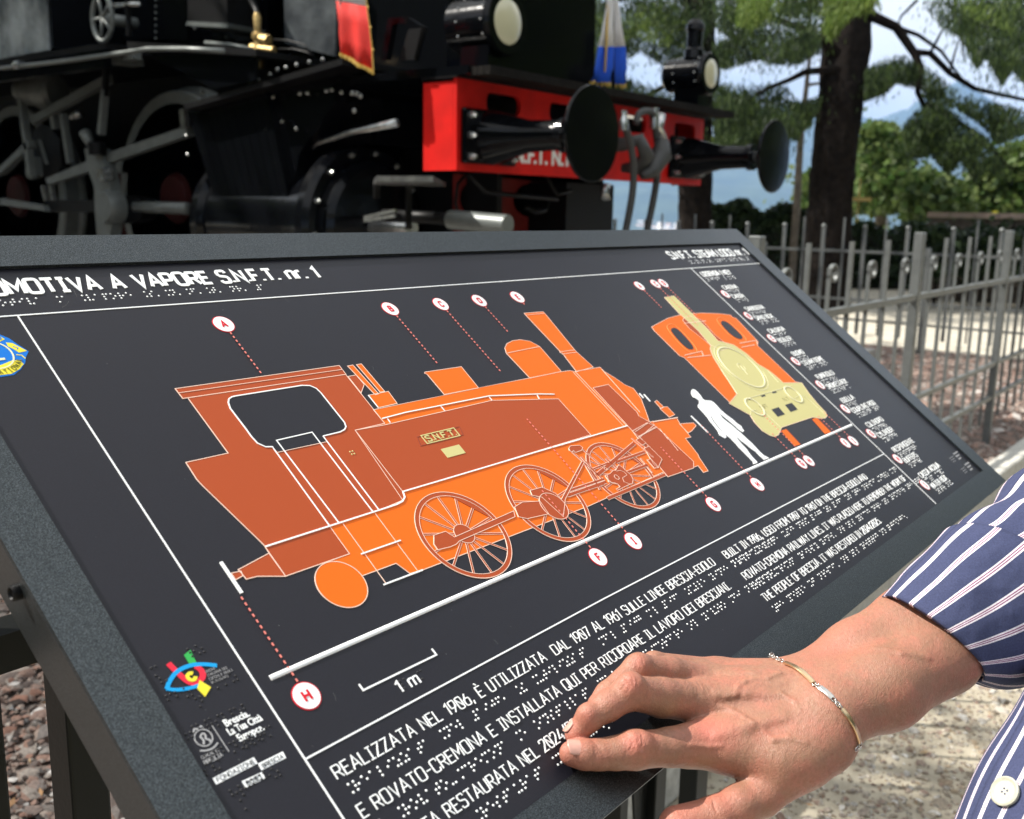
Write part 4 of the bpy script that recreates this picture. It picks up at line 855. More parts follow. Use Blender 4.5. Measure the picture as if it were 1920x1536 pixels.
# stroke lettering
def chaikin(p, closed, it=2):
    for _ in range(it):
        q = []; n = len(p)
        if not closed: q.append(p[0])
        for i in range(n if closed else n-1):
            a, b = np.array(p[i], float), np.array(p[(i+1) % n], float); q += [tuple(a*.75+b*.25), tuple(a*.25+b*.75)]
        if not closed: q.append(p[-1])
        p = q
    return p
GL = {
 'A': (4.6, ['0,0 2.3,7 4.6,0', '.8,2.2 3.8,2.2']), 'B': (4, ['0,0 0,7', '~0,7 2.4,7 3.8,6.7 3.8,4.0 2.4,3.7 0,3.7', '~0,3.7 2.6,3.7 4.2,3.4 4.2,.3 2.6,0 0,0']),
 'C': (4.2, ['~4.2,5.4 3.9,7.2 2.2,7.2 .2,7.1 0,5 0,2 .2,-.1 2.2,-.2 3.9,-.2 4.2,1.6']), 'D': (4.2, ['0,0 0,7', '~0,7 2.2,7 4.2,6.8 4.2,3.5 4.2,.2 2.2,0 0,0']),
 'E': (3.6, ['3.6,7 0,7 0,0 3.6,0', '0,3.6 3.1,3.6']), 'F': (3.6, ['3.6,7 0,7 0,0', '0,3.5 3.1,3.5']),
 'G': (4.4, ['~4.2,5.6 3.9,7.2 2.2,7.2 .2,7.1 0,5 0,2 .2,-.1 2.3,-.2 4.3,-.1 4.4,1.6 4.4,3.3', '4.4,3.3 2.5,3.3']), 'H': (4.2, ['0,0 0,7', '4.2,0 4.2,7', '0,3.6 4.2,3.6']),
 'I': (2.6, ['1.3,0 1.3,7', '0,7 2.6,7', '0,0 2.6,0']), 'J': (3, ['~3,7 3,1.5 2.8,-.2 1.2,-.2 0,.6']), 'K': (4.2, ['0,0 0,7', '4,7 0,2.8', '1.4,4.2 4.2,0']), 'L': (3.4, ['0,7 0,0 3.4,0']),
 'M': (5, ['0,0 0,7 2.5,2.2 5,7 5,0']), 'N': (4.2, ['0,0 0,7 4.2,0 4.2,7']), 'O': (4.6, ['*2.3,7.2 .3,7.1 0,5.2 0,1.8 .3,-.1 2.3,-.2 4.3,-.1 4.6,1.8 4.6,5.2 4.3,7.1']),
 'P': (4, ['0,0 0,7', '~0,7 2.4,7 4,6.8 4,3.2 2.4,3 0,3']), 'Q': (4.6, ['*2.3,7.2 .3,7.1 0,5.2 0,1.8 .3,-.1 2.3,-.2 4.3,-.1 4.6,1.8 4.6,5.2 4.3,7.1', '2.8,1.8 4.8,-.7']),
 'R': (4.1, ['0,0 0,7', '~0,7 2.4,7 4,6.8 4,3.5 2.4,3.3 0,3.3', '2.1,3.3 4.1,0']), 'S': (4, ['~3.9,5.8 3.6,7.2 2,7.2 .1,7.1 .1,4.1 2,3.7 4,3.3 4.1,-.1 2,-.2 .3,-.2 0,1.3']),
 'T': (4.2, ['0,7 4.2,7', '2.1,7 2.1,0']), 'U': (4.2, ['~0,7 0,2 .2,-.2 2.1,-.2 4,-.2 4.2,2 4.2,7']), 'V': (4.5, ['0,7 2.25,0 4.5,7']), 'W': (6, ['0,7 1.5,0 3,6 4.5,0 6,7']),
 'X': (4.2, ['0,0 4.2,7', '0,7 4.2,0']), 'Y': (4.3, ['0,7 2.15,3.3 4.3,7', '2.15,3.3 2.15,0']), 'Z': (3.9, ['.1,7 3.9,7 0,0 3.9,0']),
 '0': (3.8, ['*1.9,7.2 .2,7.1 0,5 0,2 .2,-.1 1.9,-.2 3.6,-.1 3.8,2 3.8,5 3.6,7.1', '.5,5.6 3.3,1.4']), '1': (2, ['0,5.6 1.6,7 1.6,0']), '2': (3.7, ['~.1,5.6 .3,7.2 1.9,7.2 3.7,7.1 3.7,4.6 2.2,2.8', '2.3,3 0,0 3.7,0']),
 '3': (3.7, ['.2,7 3.5,7 1.7,4.1', '~1.7,4.1 3.7,4.1 3.7,-.1 1.8,-.2 0,.4']), '4': (3.9, ['2.8,7 0,1.7 3.9,1.7', '3,3.4 3,0']), '5': (3.6, ['3.3,7 .4,7 .2,3.9', '~.2,3.9 1.9,4.6 3.7,4.2 3.7,-.1 1.8,-.2 0,.5']),
 '6': (3.8, ['*1.9,4.3 .1,4.2 0,2.9 0,1.2 .2,-.1 1.9,-.2 3.6,-.1 3.8,1.2 3.8,2.9 3.6,4.2', '0,2.6 2.4,7']), '7': (3.6, ['0,7 3.6,7 1.2,0']), '8': (3.8, ['*1.9,7.2 .3,7.1 .3,4 1.9,3.9 3.5,4 3.5,7.1', '*1.9,3.9 0,3.8 0,-.1 1.9,-.2 3.8,-.1 3.8,3.8']),
 '9': (3.8, ['*1.9,2.7 .2,2.8 0,4.1 0,5.8 .2,7.1 1.9,7.2 3.6,7.1 3.8,5.8 3.8,4.1 3.6,2.8', '3.8,4.4 1.4,0']), '.': (.8, ['.4,-.1 .4,.75']), ',': (1, ['.7,.9 .2,-1.3']), '-': (2.6, ['0,3.2 2.6,3.2']), '/': (3, ['0,-.6 3,7.4']), '|': (.8, ['.4,-1 .4,8']),
 'È': (3.6, ['3.6,7 0,7 0,0 3.6,0', '0,3.6 3.1,3.6', '1.1,9.4 2.2,8.1']), 'n': (3.6, ['0,0 0,5', '~0,3.4 .5,5 2,5.2 3.5,5.1 3.6,3.6 3.6,0']), 'r': (2.6, ['0,0 0,5', '~0,3.2 .6,5 2.6,5']), 'm': (5.6, ['0,0 0,5', '~0,3.4 .4,5.1 1.5,5.2 2.7,5.1 2.8,3.6 2.8,0', '~2.8,3.4 3.2,5.1 4.3,5.2 5.5,5.1 5.6,3.6 5.6,0']),
 ' ': (2.2, [])}
def text(nm, s, x0, base, cap, x1=None, wt=.75, gap=1.5, m=None, parent=None, h=.55, mb=None, x1r=None):
    tot = sum(GL[c][0]+gap for c in s)-gap; k = cap/7; kx = k if x1 is None else (x1-x0)/tot
    own = mb is None; mb = mb or MB(); x = 0; hh = 0
    for c in s:
        w, st = GL[c]
        for q in st:
            fl = q[0] if q[0] in '~*' else ''; p = [tuple(float(t) for t in a.split(',')) for a in q.lstrip('~*').split()]
            if fl: p = chaikin(p, fl == '*')
            ribbon(mb, [(x0+(x+a)*kx, base+b*k) for a, b in p], wt*k, .02, h+.02*hh, fl == '*'); hh = (hh+1) % 4
        x += w+gap
    if own: return mb.build(nm, m or I_wh, parent or platei)
BR = dict(a='1', b='12', c='14', d='145', e='15', f='124', g='1245', h='125', i='24', j='245', k='13', l='123', m='134', n='1345', o='135', p='1234', q='12345', r='1235', s='234', t='2345', u='136', v='1236', w='2456', x='1346', y='13456', z='1356')
BR.update({'.': '3', ',': '2', '-': '36', '/': '34', 'è': '2346', '#': '3456', '^': '46', '|': '456'})
def braille(nm, s, x0, top, m=None, cell=5.95, parent=None, r=.78, h=.5, mb=None):
    t = ''; num = False
    for i, c in enumerate(s):
        if c.isdigit():
            if not num: t += '#'
            num = True; t += 'jabcdefghi'[int(c)]
        else:
            num = num and c in '/.' and i+1 < len(s) and s[i+1].isdigit()
            if c.isupper() or c == 'È':
                if i == 0 or s[i-1] in ' .-|': t += '^'
                t += c.lower()
            else: t += c
    own = mb is None; mb = mb or MB(); ux = np.array([EX, EU, EN])
    for i, c in enumerate(t):
        for d_ in BR.get(c, ''):
            d_ = int(d_)-1; cx_ = x0+i*cell+(2.5 if d_ > 2 else 0); cy_ = top-(d_ % 3)*2.5; v = []; N = 8
            for rr, hh in ((r, 0.0), (r*.92, h*.45), (r*.55, h*.85)):
                for k in range(N): a = 2*math.pi*k/N; v.append(plate(cx_+rr*math.cos(a), cy_+rr*math.sin(a), hh))
            v.append(plate(cx_, cy_, h)); f = [(j*N+k, j*N+(k+1) % N, (j+1)*N+(k+1) % N, (j+1)*N+k) for j in range(2) for k in range(N)]+[(2*N+k, 2*N+(k+1) % N, 3*N) for k in range(N)]
            mb.add(v, f)
    if own: return mb.build(nm, m or I_wh, parent or platei, smooth=True)
WT = .68
text('title', 'LOCOMOTIVA A VAPORE S.N.F.T. nr. 1', 270, 494.2, 13.2, 579, 1.45)
braille('braille_title', 'LOCOMOTIVA A VAPORE S.N.F.T. nr. 1', 268, 488.9)
text('title', 'S.N.F.T. STEAM LOCO nr. 1', 1191, 493.6, 13.6, 1427, 1.3)
braille('braille_title', 'S.N.F.T. STEAM LOCO nr. 1', 1226, 487.6)
for i, (a, x1) in enumerate((('REALIZZATA NEL 1906, È UTILIZZATA  DAL 1907 AL 1961 SULLE LINEE BRESCIA-EDOLO', 746), ('E ROVATO-CREMONA E INSTALLATA QUI PER RICORDARE IL LAVORO DEI BRESCIANI.', 739), ('È STATA RESTAURATA NEL 2024/2025.', 502))):
    text('text_line', a, 318.4, 109-24*i, 7.4, x1, WT); braille('braille_line', a, 319.5, 104-24.2*i, cell=5.95)
for i, (a, x1) in enumerate((('BUILT IN 1906, USED FROM 1907 TO 1961 ON THE BRESCIA-EDOLO AND', 1121), ('ROVATO-CREMONA RAILWAY LINES. IT WAS PLACED HERE TO REMEMBER THE WORK OF', 1203), ('THE PEOPLE OF BRESCIA. IT WAS RESTORED IN 2024/2025.', 1060))):
    text('text_line', a, 766.8, 108.5-24.3*i, 7.3, x1, WT); braille('braille_line', a, 766, 104.5-25.4*i, cell=5.9)
text('text_line', 'LEGENDA | KEY', 1225, 455.6, 8.2, 1310, 1.5); braille('braille_line', 'LEGENDA | KEY', 1222, 451.4, cell=5.9)
text('text_line', '1 m', 386, 134.8, 7.2, 403, 1.1); braille('braille_line', '1 m', 388, 141.5, m=I_bk)
def line(nm, pts, w, m=I_wh, h=.5, h0=.02, closed=False, parent=None):
    mb = MB(); ribbon(mb, pts, w, h0, h, closed); return mb.build(nm, m, parent or platei)
def rounded_line(nm, a, b, w, h):        # raised half round bar
    mb = MB(); a = np.array(a); b = np.array(b); d_ = (b-a)/np.linalg.norm(b-a); n_ = np.array([-d_[1], d_[0]]); K = 10; v = []
    for p in (a, b):
        for k in range(K+1): t = math.pi*k/K; q = p+n_*math.cos(t)*w/2; v.append(plate(*q, .02+h*math.sin(t)))
    f = [(k, k+1, K+2+k, K+1+k) for k in range(K)]+[tuple(range(K+1)), tuple(range(2*K+1, K, -1))]; mb.add(v, f); return mb.build(nm, I_wh, platei, smooth=40)
line('divider_line', [(256, 473.6), (1430, 473.0)], 1.0, h=.4); line('divider_line', [(308.4, 473), (308.4, 42)], 1.0, h=.42)
line('divider_line', [(309, 126.6), (595, 128.0), (1000, 126.2), (1212.8, 124.9)], 1.0, h=.44); line('divider_line', [(1213.3, 472.6), (1213.4, 42)], 1.0, h=.46)
rounded_line('rail_line', (317.7, 175.6), (1208, 175.9), 3.3, 1.0)
line('scale_bar', [(364.6, 150.6), (364.7, 146.2), (426.2, 146.0), (426.1, 150.8)], 1.1)
# specks of dust and a few scratches
mb = MB(); dr_ = random.Random(11)
for i in range(150):
    x, y = dr_.uniform(260, 1200), dr_.uniform(50, 510); q = dr_.uniform(.12, .38); mb.add([plate(x-q, y, .03), plate(x, y-q, .03), plate(x+q, y, .03), plate(x, y+q, .06)], [(0, 1, 2, 3)])
for i in range(26):
    x, y, a, l = dr_.uniform(300, 1200), dr_.uniform(60, 510), dr_.uniform(0, 3.1), dr_.uniform(2, 9); ribbon(mb, [(x, y), (x+l*math.cos(a), y+l*math.sin(a)), (x+l*1.8*math.cos(a+.15), y+l*1.8*math.sin(a+.15))], .10, .02, .04)
mb.build('dust_specks', ink('dust', (.20, .20, .19)), platei, kind='stuff')
# label discs with letters and dashed leaders
def disc(c, letter, r=8.9):
    mb = MB(); fill(mb, circ_mm(c, r, 36), .02, .30); d_ = mb.build('label_disc', I_rd, platei)
    mb = MB(); fill(mb, circ_mm(c, r-.75, 36), .31, .55); mb.build('disc_face', I_wh, d_)
    w = GL[letter][0]*.9; mb = MB(); text('', letter, c[0]-w/2, c[1]-3.1, 6.2, c[0]+w/2, 1.6, h=.85, mb=mb); mb.build('disc_letter', I_rd, d_)
    mb = MB(); braille('', letter.lower(), c[0]+4.4, c[1]+1.2, mb=mb, r=.6, h=.85); mb.build('disc_dot', I_wh, d_)
def dashes(a, b, w=.9, l=2.0, p=4.2):
    mb = MB(); a = np.array(a, float); b = np.array(b, float); L = np.linalg.norm(b-a); d_ = (b-a)/L; t = 0
    while t < L-.5: ribbon(mb, [a+d_*t, a+d_*min(t+l, L)], w, .46, 1.0); t += p
    return mb.build('leader_dashes', I_dot, platei)
sT, sB = 448.5, 158.5
for c, s_end in (((451.8, sT), 394), ((626.8, sT), 378), ((692.9, sT), 356), ((748.8, sT), 401), ((809.4, sT), 436)):
    disc(c, 'ABCDE'[[451.8, 626.8, 692.9, 748.8, 809.4].index(c[0])]); dashes((c[0], c[1]-9.5), (c[0], s_end))
for c, l, s_end in (((1049.4, sT), 'A', 409), ((1089, sT+1), 'C', 372), ((1108.2, sT+1), 'D', 385)): disc(c, l, 8.2); dashes((c[0], c[1]-8.8), (c[0], s_end))
for c, l, s_end in (((330.8, 157.6), 'H', 229), ((622.7, 159.3), 'F', 232), ((674.3, 159), 'I', 300), ((814.3, sB), 'G', 232), ((908, 158), 'H', 243), ((1019.4, sB), 'G', 206), ((1038.6, 157.5), 'H', 232), ((1150.8, 158.2), 'F', 205), ((1173, 156.5), 'I', 205)):
    disc(c, l, 8.9 if c[0] < 920 else 8.2); dashes((c[0], c[1]+9.5), (c[0], s_end))
for i, (l, a, b) in enumerate((('A', 'CABINA', 'CABIN'), ('B', 'SABBIERA', 'SAND BOX'), ('C', 'CALDAIA', 'BOILER'), ('D', 'DUOMO', 'STEAM DOME'), ('E', 'FUMAIOLO', 'SMOKESTACK'), ('F', 'BIELLA', 'COUPLING ROD'), ('G', 'CILINDRO', 'CYLINDER'), ('H', 'RESPINGENTE', 'BUFFERS'), ('I', 'CASSA ACQUA', 'WATER BOX'))):
    c = (1233, 418.5-43.9*i); disc(c, l, 8.0)
    text('legend_entry', a, 1244.5, c[1]+8.6, 7.0, 1244.5+7.1*len(a)-1.5, .85); braille('braille_line', a, 1245, c[1]+5.2, cell=5.9)
    text('legend_entry', b, 1244.5, c[1]-9.6, 7.0, 1244.5+6.9*len(b)-1.5, .85); braille('braille_line', b, 1245, c[1]-12.6, cell=5.9)
# faint maker's marks at the lower right
for (x, y) in ((1366, 78), (1366, 58)):
    mb = MB()
    for k in range(3): ribbon(mb, [(x+2, y-k*3.2), (x+20-k*3, y-k*3.2)], .7, .02, .15)
    for k in range(3): ribbon(mb, [(x+26, y+2-k*4.6), (x+46-k*4, y+2-k*4.6)], 2.2, .02, .2)
    mb.build('maker_mark', ink('grey_ink', (.30, .30, .31)), platei)

# ---- the drawing of the engine, side view
dwg = {}
def shape(nm, pts, m, h, holes=(), outline=True, ow=.55, h0=.02):
    mb = MB(); fill(mb, pts, h0, h, holes); o = mb.build(nm, m, platei)
    if outline: line('outline', pts, ow, I_li, h+.12, h0, True)
    return o
# boiler, firebox and frames in orange
body = Z2([(1005, 500), (1536, 392)])+Z3([(200, 548), (640, 464), (800, 432), (845, 426), (872, 431), (1000, 408), (1022, 430), (1075, 462), (1130, 500), (1172, 517), (1212, 570), (1240, 645), (1255, 690), (1395, 668), (1412, 700), (1468, 768), (1440, 775), (1505, 858), (1510, 872), (1557, 942), (1533, 950), (1505, 915), (1352, 972), (1322, 950), (945, 1122), (530, 1282), (96, 1449)])+Z2([(1188, 1314), (1118, 1263), (945, 1327), (767, 1260), (887, 1216), (790, 1080), (1034, 1000), (1152, 950), (915, 602), (1062, 568)])
shape('drawn_body', body, I_or, .20)
shape('drawn_dome', Z3([(640, 465), (520, 338), (511, 310), (522, 287), (550, 273), (590, 267), (640, 275), (690, 302), (802, 431)]), I_or, .24)
shape('drawn_sand_box', Z3([(200, 550), (112, 446), (98, 440), (100, 434), (288, 406), (292, 412), (376, 515)]), I_or, .24)
shape('drawn_chimney', Z3([(880, 432), (808, 338), (796, 334), (794, 326), (625, 148), (610, 131), (708, 123), (722, 138), (868, 317), (880, 330), (966, 408)]), I_or, .24)
shape('drawn_pipe', Z2([(1015, 426), (878, 283), (904, 278), (1032, 421)]), I_or, .22); shape('drawn_pipe', Z2([(1040, 413), (922, 276), (946, 272), (1062, 409)]), I_or, .22)
shape('drawn_valve_box', Z2([(1030, 490), (983, 428), (1080, 409), (1124, 469)]), I_or, .26)
# side tank and cab in rust
cabp = Z2([(85, 442), (285, 716), (75, 762), (130, 848), (160, 880), (450, 1160), (470, 1181), (1034, 1000), (1120, 972), (1150, 956), (1161, 935), (1152, 908), (915, 602), (1062, 568), (868, 325)])
shape('drawn_cab', cabp, I_br, .30)
shape('drawn_roof', Z2([(22, 396), (836, 281), (870, 325), (60, 445)]), I_br, .34)
shape('drawn_coal_bracket', Z2([(880, 335), (920, 328), (960, 375), (945, 417)]), I_br, .28)
shape('drawn_tank', [on_plate(320+915/2.6483, 580+602/2.6483)]+Z3([(-110, 707), (445, 580), (786, 572), (953, 757)])+Z2([(1152, 908)]), I_br, .32)
shape('drawn_bunker_foot', Z2([(470, 1184), (790, 1081), (887, 1216), (570, 1327)]), I_br, .30)
shape('drawn_buffer', Z2([(487, 1213), (570, 1328), (430, 1328), (375, 1342), (335, 1294), (362, 1280)]), I_br, .33)
shape('drawn_buffer_stem', Z2([(300, 1312), (348, 1302), (358, 1325), (322, 1345)]), I_br, .31)
shape('drawn_reservoir', circ_mm((397.5, 213.6), 17.6, 56), I_or, .35)
win = [(285, 465), (288, 448), (302, 438), (325, 433), (650, 381), (690, 382), (722, 396), (745, 418), (862, 565), (869, 585), (862, 600), (840, 612), (755, 632), (775, 661), (538, 714), (505, 687), (470, 686), (430, 668), (400, 635), (375, 600), (295, 495)]
mb = MB(); fill(mb, Z2(win), .36, .42); mb.build('drawn_window', M_plate, platei)
line('window_line', Z2([(757, 632), (840, 612), (862, 600), (869, 585), (862, 565), (745, 418), (722, 396), (690, 382), (650, 381), (325, 433), (302, 438), (288, 448), (285, 465), (295, 495), (375, 600), (400, 635), (430, 668), (470, 686), (507, 686)]), .95, I_wh, .75)
for q in ([(505, 687), (788, 1078)], [(523, 652), (832, 1060)], [(700, 612), (1003, 1008)], [(755, 632), (1034, 1000)], [(523, 654), (702, 613)]): line('door_line', Z2(q), .85, I_wh, .7)
line('door_line', Z2([(530, 713), (775, 660)]), .5, I_li, .6); line('roof_line', Z2([(38, 418), (852, 301)]), .45, I_li, .6)
line('cab_line', Z2([(470, 1181), (1034, 1000), (1120, 972), (1150, 956), (1161, 935), (1152, 908)]), 1.1, I_wh, .8); line('running_line', Z2([(1152, 908)])+Z3([(150, 1002), (700, 838), (1140, 711)]), 1.1, I_wh, .82)
line('footplate_line', Z2([(945, 1218), (1140, 1150)]), 1.0, I_wh, .8); line('step_line', Z2([(1057, 1370), (1250, 1297)]), 1.1, I_wh, .8)
for q in ([(850, 1060), (1070, 1365)], [(1012, 1012), (1225, 1300)], [(1118, 1263), (1188, 1314)]): line('thin_line', Z2(q), .4, I_li, .5)
line('handrail_line', Z2([(1050, 545)])+Z3([(0, 643), (430, 558), (680, 548), (765, 549)]), .95, I_wh, .8)
for q in ([(180, 610), (202, 634)], [(428, 560), (445, 580)], [(675, 550), (688, 572)]): line('thin_line', Z3(q), .7, I_wh, .7)
line('thin_line', Z2([(1075, 545), (1090, 565)]), .7, I_wh, .7); line('thin_line', Z2([(1345, 488), (1362, 508)]), .7, I_wh, .7); line('thin_line', Z2([(980, 428), (1030, 490)]), .5, I_wh, .7)
line('chimney_line', Z3([(618, 141), (718, 132)]), .45, I_li, .5); line('chimney_line', Z3([(797, 330), (872, 320)]), .5, I_li, .5); line('chimney_line', Z3([(806, 342), (880, 332)]), .5, I_li, .5)
line('dome_line', Z3([(524, 336), (690, 303)]), .55, I_li, .5)
line('smokebox_line', Z3([(872, 431), (1135, 708)]), .5, I_li, .5); line('smokebox_line', Z3([(862, 434), (1122, 712)]), .35, I_li, .5)
line('smokebox_line', Z3([(1010, 420), (1205, 640)]), .8, I_li, .5); line('front_line', Z3([(1272, 690), (1400, 668)]), 1.1, I_li, .55)
shape('drawn_steam_pipe', Z3([(965, 515), (1043, 498), (1190, 640), (1200, 660), (1280, 705), (1205, 770), (1172, 742)]), I_br, .30)
shape('drawn_cylinder', Z5([(1015, 480), (1210, 372), (1300, 410), (1330, 428), (1815, 880), (1815, 965), (1480, 1080), (1400, 985)]), I_br, .40)
line('cylinder_line', Z5([(1050, 492), (1220, 375)]), .5, I_li, .6); line('cylinder_line', Z5([(1100, 550), (1320, 425)]), .5, I_li, .6); line('cylinder_line', Z5([(1085, 565), (1335, 430)]), .5, I_li, .6)
line('cylinder_line', Z5([(1100, 550), (1405, 860)]), .5, I_li, .6); line('cylinder_line', Z5([(1430, 515), (1612, 738)]), .5, I_li, .6); line('cylinder_line', Z5([(1370, 450), (1480, 590)]), .4, I_li, .6)
shape('drawn_front_buffer', Z5([(1630, 385), (1815, 372), (1850, 410), (1790, 480), (1745, 505)]), I_or, .30)
shape('drawn_lamp', Z5([(1380, 190), (1430, 165), (1470, 160), (1570, 265), (1500, 300)]), I_or, .30); shape('drawn_lamp', Z5([(1308, 95), (1335, 78), (1425, 165), (1385, 182)]), I_or, .26)
line('disc_line', Z2([(248, 1258), (352, 1412)]), 2.0, I_wh, .9); line('disc_line', Z3([(1468, 660), (1556, 746)]), 1.7, I_wh, .9)
line('door_handle_line', Z5([(1105, -12), (1160, 48)]), 1.4, I_wh, .8); line('door_handle_line', Z5([(1165, 0), (1248, 92)]), 1.4, I_wh, .8)
# nameplate on the drawn tank
npz = Z2([(1222, 636), (1240, 680), (1450, 625), (1432, 585)]); line('nameplate_edge', npz, .6, ink('dark_rust', (.30, .06, .03)), .55, .02, True)
line('nameplate_edge', [(548.5, 308.6), (586.5, 308.6), (586.5, 300), (548.5, 300)], .9, I_kh, .7, .02, True); text('nameplate', 'S.N.F.T.', 551.2, 301.6, 5.4, 584.5, 1.4, m=I_kh, h=.8)
mb = MB(); fill(mb, [(556.8, 292), (578, 292), (578, 282.8), (556.8, 282.8)], .33, .6); mb.build('drawn_plate', I_kh, platei)
braille('braille_mark', 'g', *[q for q in (on_plate(656, 848))], m=I_kh, h=.9)
# wheels and rods of the drawing
def dwheel(cx_, cy_, r, h):
    mb = MB(); fill(mb, circ_mm((cx_, cy_), r, 64), .32, h, [circ_mm((cx_, cy_), r-3.6, 64)]); w = mb.build('drawn_wheel', I_br, platei)
    line('wheel_rim_line', circ_mm((cx_, cy_), r, 64), .5, I_li, h+.1, .02, True); line('wheel_rim_line', circ_mm((cx_, cy_), r-3.6, 64), .4, I_li, h+.1, .02, True)
    for k in range(14):
        a = 2*math.pi*k/14+.15; p = [(cx_+q*math.cos(a), cy_+q*math.sin(a)) for q in (7, r-3.6)]
        line('spoke_edge', p, 1.9, I_li, h-.02, .3); line('spoke_line', p, 1.1, I_br, h+.05, .3)
    mb = MB(); fill(mb, circ_mm((cx_, cy_), 8.5, 30), .32, h+.12); mb.build('hub', I_br, w); line('hub_line', circ_mm((cx_, cy_), 8.5, 30), .4, I_li, h+.2, .02, True)
    a0 = 5; cw = circ_mm((cx_, cy_), r-3.6, 14, a0, a0+62); mb = MB(); fill(mb, cw, .32, h+.03); mb.build('counterweight', I_br, w)
dwheel(516.8, 217.3, 39.2, .50); dwheel(619.5, 218, 39.6, .50); dwheel(731, 217.9, 38.8, .46)
def rp(nm, pts, h=.70): shape(nm, pts, I_br, h, ow=.45)
rp('drawn_rod', Z3([(145, 1275), (205, 1255), (250, 1285), (555, 1150), (562, 1180), (275, 1305), (262, 1320), (230, 1335), (165, 1350), (145, 1320)]))
rp('drawn_crank', Z3([(560, 1130), (600, 1105), (690, 1100), (735, 1165), (625, 1190), (580, 1180)]), .74)
mb = MB(); ec = on_plate(760+762/2.7431, 540+1125/2.7431); mb2 = circ_mm(ec, 13.5, 40); shape('drawn_eccentric', mb2, I_br, .82, ow=.5)
rp('drawn_link', Z3([(640, 1045), (700, 1028), (770, 1060), (800, 1090), (905, 895), (918, 900), (820, 1090), (810, 1180), (700, 1080), (650, 1070)]), .78)
for q, w in (([(840, 1045), (1020, 985)], 2.0), ([(835, 1070), (1030, 1000)], 2.6), ([(915, 895), (1000, 1040)], 1.4)): line('rod_edge', Z3(q), w+1, I_li, .70); line('drawn_bar', Z3(q), w, I_br, .76)
rp('drawn_lever', Z5([(180, 710), (200, 680), (320, 672), (360, 700), (350, 735), (270, 765), (235, 740), (225, 760), (190, 740)]), .8)
for q, w in (([(210, 745), (540, 1040)], 1.1), ([(350, 715), (660, 980)], 1.1), ([(550, 1060), (1040, 640)], 3.2), ([(800, 890), (1175, 755)], 2.4), ([(900, 1040), (1210, 925)], 2.4), ([(150, 1330), (630, 1170)], 2.6), ([(500, 980), (700, 900)], 1.4), ([(690, 1365), (1440, 1050)], 2.8), ([(660, 840), (800, 960)], 1.6), ([(340, 820), (620, 1120)], 1.4), ([(1000, 575), (1290, 830)], .8), ([(1120, 840), (1275, 1030)], .8)):
    line('rod_edge', Z5(q), w+.9, I_li, .72); line('drawn_bar', Z5(q), w, I_br, .80)
rp('drawn_crosshead', Z5([(655, 1070), (720, 1040), (760, 1000), (790, 1000), (830, 930), (880, 960), (930, 1010), (990, 1060), (1020, 1120), (1010, 1170), (950, 1195), (820, 1260), (800, 1245), (850, 1215), (820, 1180), (740, 1165), (690, 1120)]), .86)
line('pin_ring', circ_mm(on_plate(1040+805/6.981, 740+1090/6.981), 2.6, 20), .5, I_li, 1.0, .02, True); line('pin_ring', circ_mm(on_plate(1040+660/6.981, 740+980/6.981), 1.6, 16), .4, I_li, 1.0, .02, True)
rp('drawn_block', Z5([(1170, 710), (1230, 680), (1400, 850), (1350, 960), (1300, 930)]), .62); rp('drawn_block', Z5([(1060, 600), (1110, 570), (1190, 640), (1140, 670)]), .7)
rp('drawn_block', Z5([(1205, 860), (1255, 850), (1355, 960), (1300, 970)]), .7); line('block_line', Z5([(880, 1100), (940, 1060), (900, 1020), (850, 1000), (800, 1010)]), .4, I_li, .98)
line('block_line', Z5([(880, 1100), (900, 1150), (980, 1180)]), .4, I_li, .98); line('block_line', Z5([(680, 1055), (700, 1150), (800, 1170)]), .4, I_li, .98)

# ---- front view of the engine
shape('front_cab', Z4([(205, 512), (310, 456), (400, 433), (520, 425), (620, 428), (700, 437), (712, 450), (735, 458), (873, 605), (868, 628), (1108, 856), (1145, 862), (1000, 900), (695, 985), (412, 706), (382, 694), (222, 536)]), I_or, .20)
shape('front_dome', Z4([(400, 470), (412, 452), (450, 445), (520, 470), (600, 560), (700, 640), (640, 660), (560, 615), (440, 520)]), I_br, .26)
for c in ([(322, 528), (345, 516), (372, 528), (440, 600), (468, 640), (462, 655), (435, 652), (400, 625), (345, 565)], [(636, 482), (655, 472), (690, 490), (760, 555), (776, 578), (768, 590), (740, 585), (700, 560), (650, 508)]):
    mb = MB(); q = Z4(c); cm = np.mean(q, axis=0); fill(mb, chaikin(q, True, 1), .24, .5); mb.build('front_window', M_plate, platei)
    line('front_window_ring', chaikin([tuple(cm+(np.array(p)-cm)*1.36) for p in q], True, 2), .5, ink('pale_orange', (.88, .36, .12)), .5, .02, True)
for q in ([(412, 690), (520, 665), (530, 695)], [(430, 705), (575, 690)], [(758, 615), (860, 597), (870, 620)], [(770, 640), (850, 625)], [(410, 490), (545, 475)]): line('front_line', Z4(q), .8, I_li, .5)
body2 = Z4([(285, 328), (345, 318), (470, 440), (560, 530), (620, 600), (655, 607), (720, 625), (800, 680), (870, 745), (940, 785), (1000, 835), (1030, 862), (1145, 862), (1192, 930), (1250, 1000), (1296, 1048), (1304, 1072), (1290, 1085), (1255, 1085), (1212, 1078), (1020, 1142), (1000, 1188), (975, 1200), (945, 1192), (900, 1165), (850, 1110), (822, 1065), (690, 992), (740, 932), (700, 870), (640, 780), (590, 700), (572, 650), (575, 630), (500, 540), (380, 430)])
sl1, sl2 = Z4([(955, 1030), (1000, 1015), (1040, 1060), (995, 1076)]), Z4([(1040, 1001), (1083, 988), (1120, 1030), (1076, 1046)])
shape('front_view', body2, I_kh, .34)
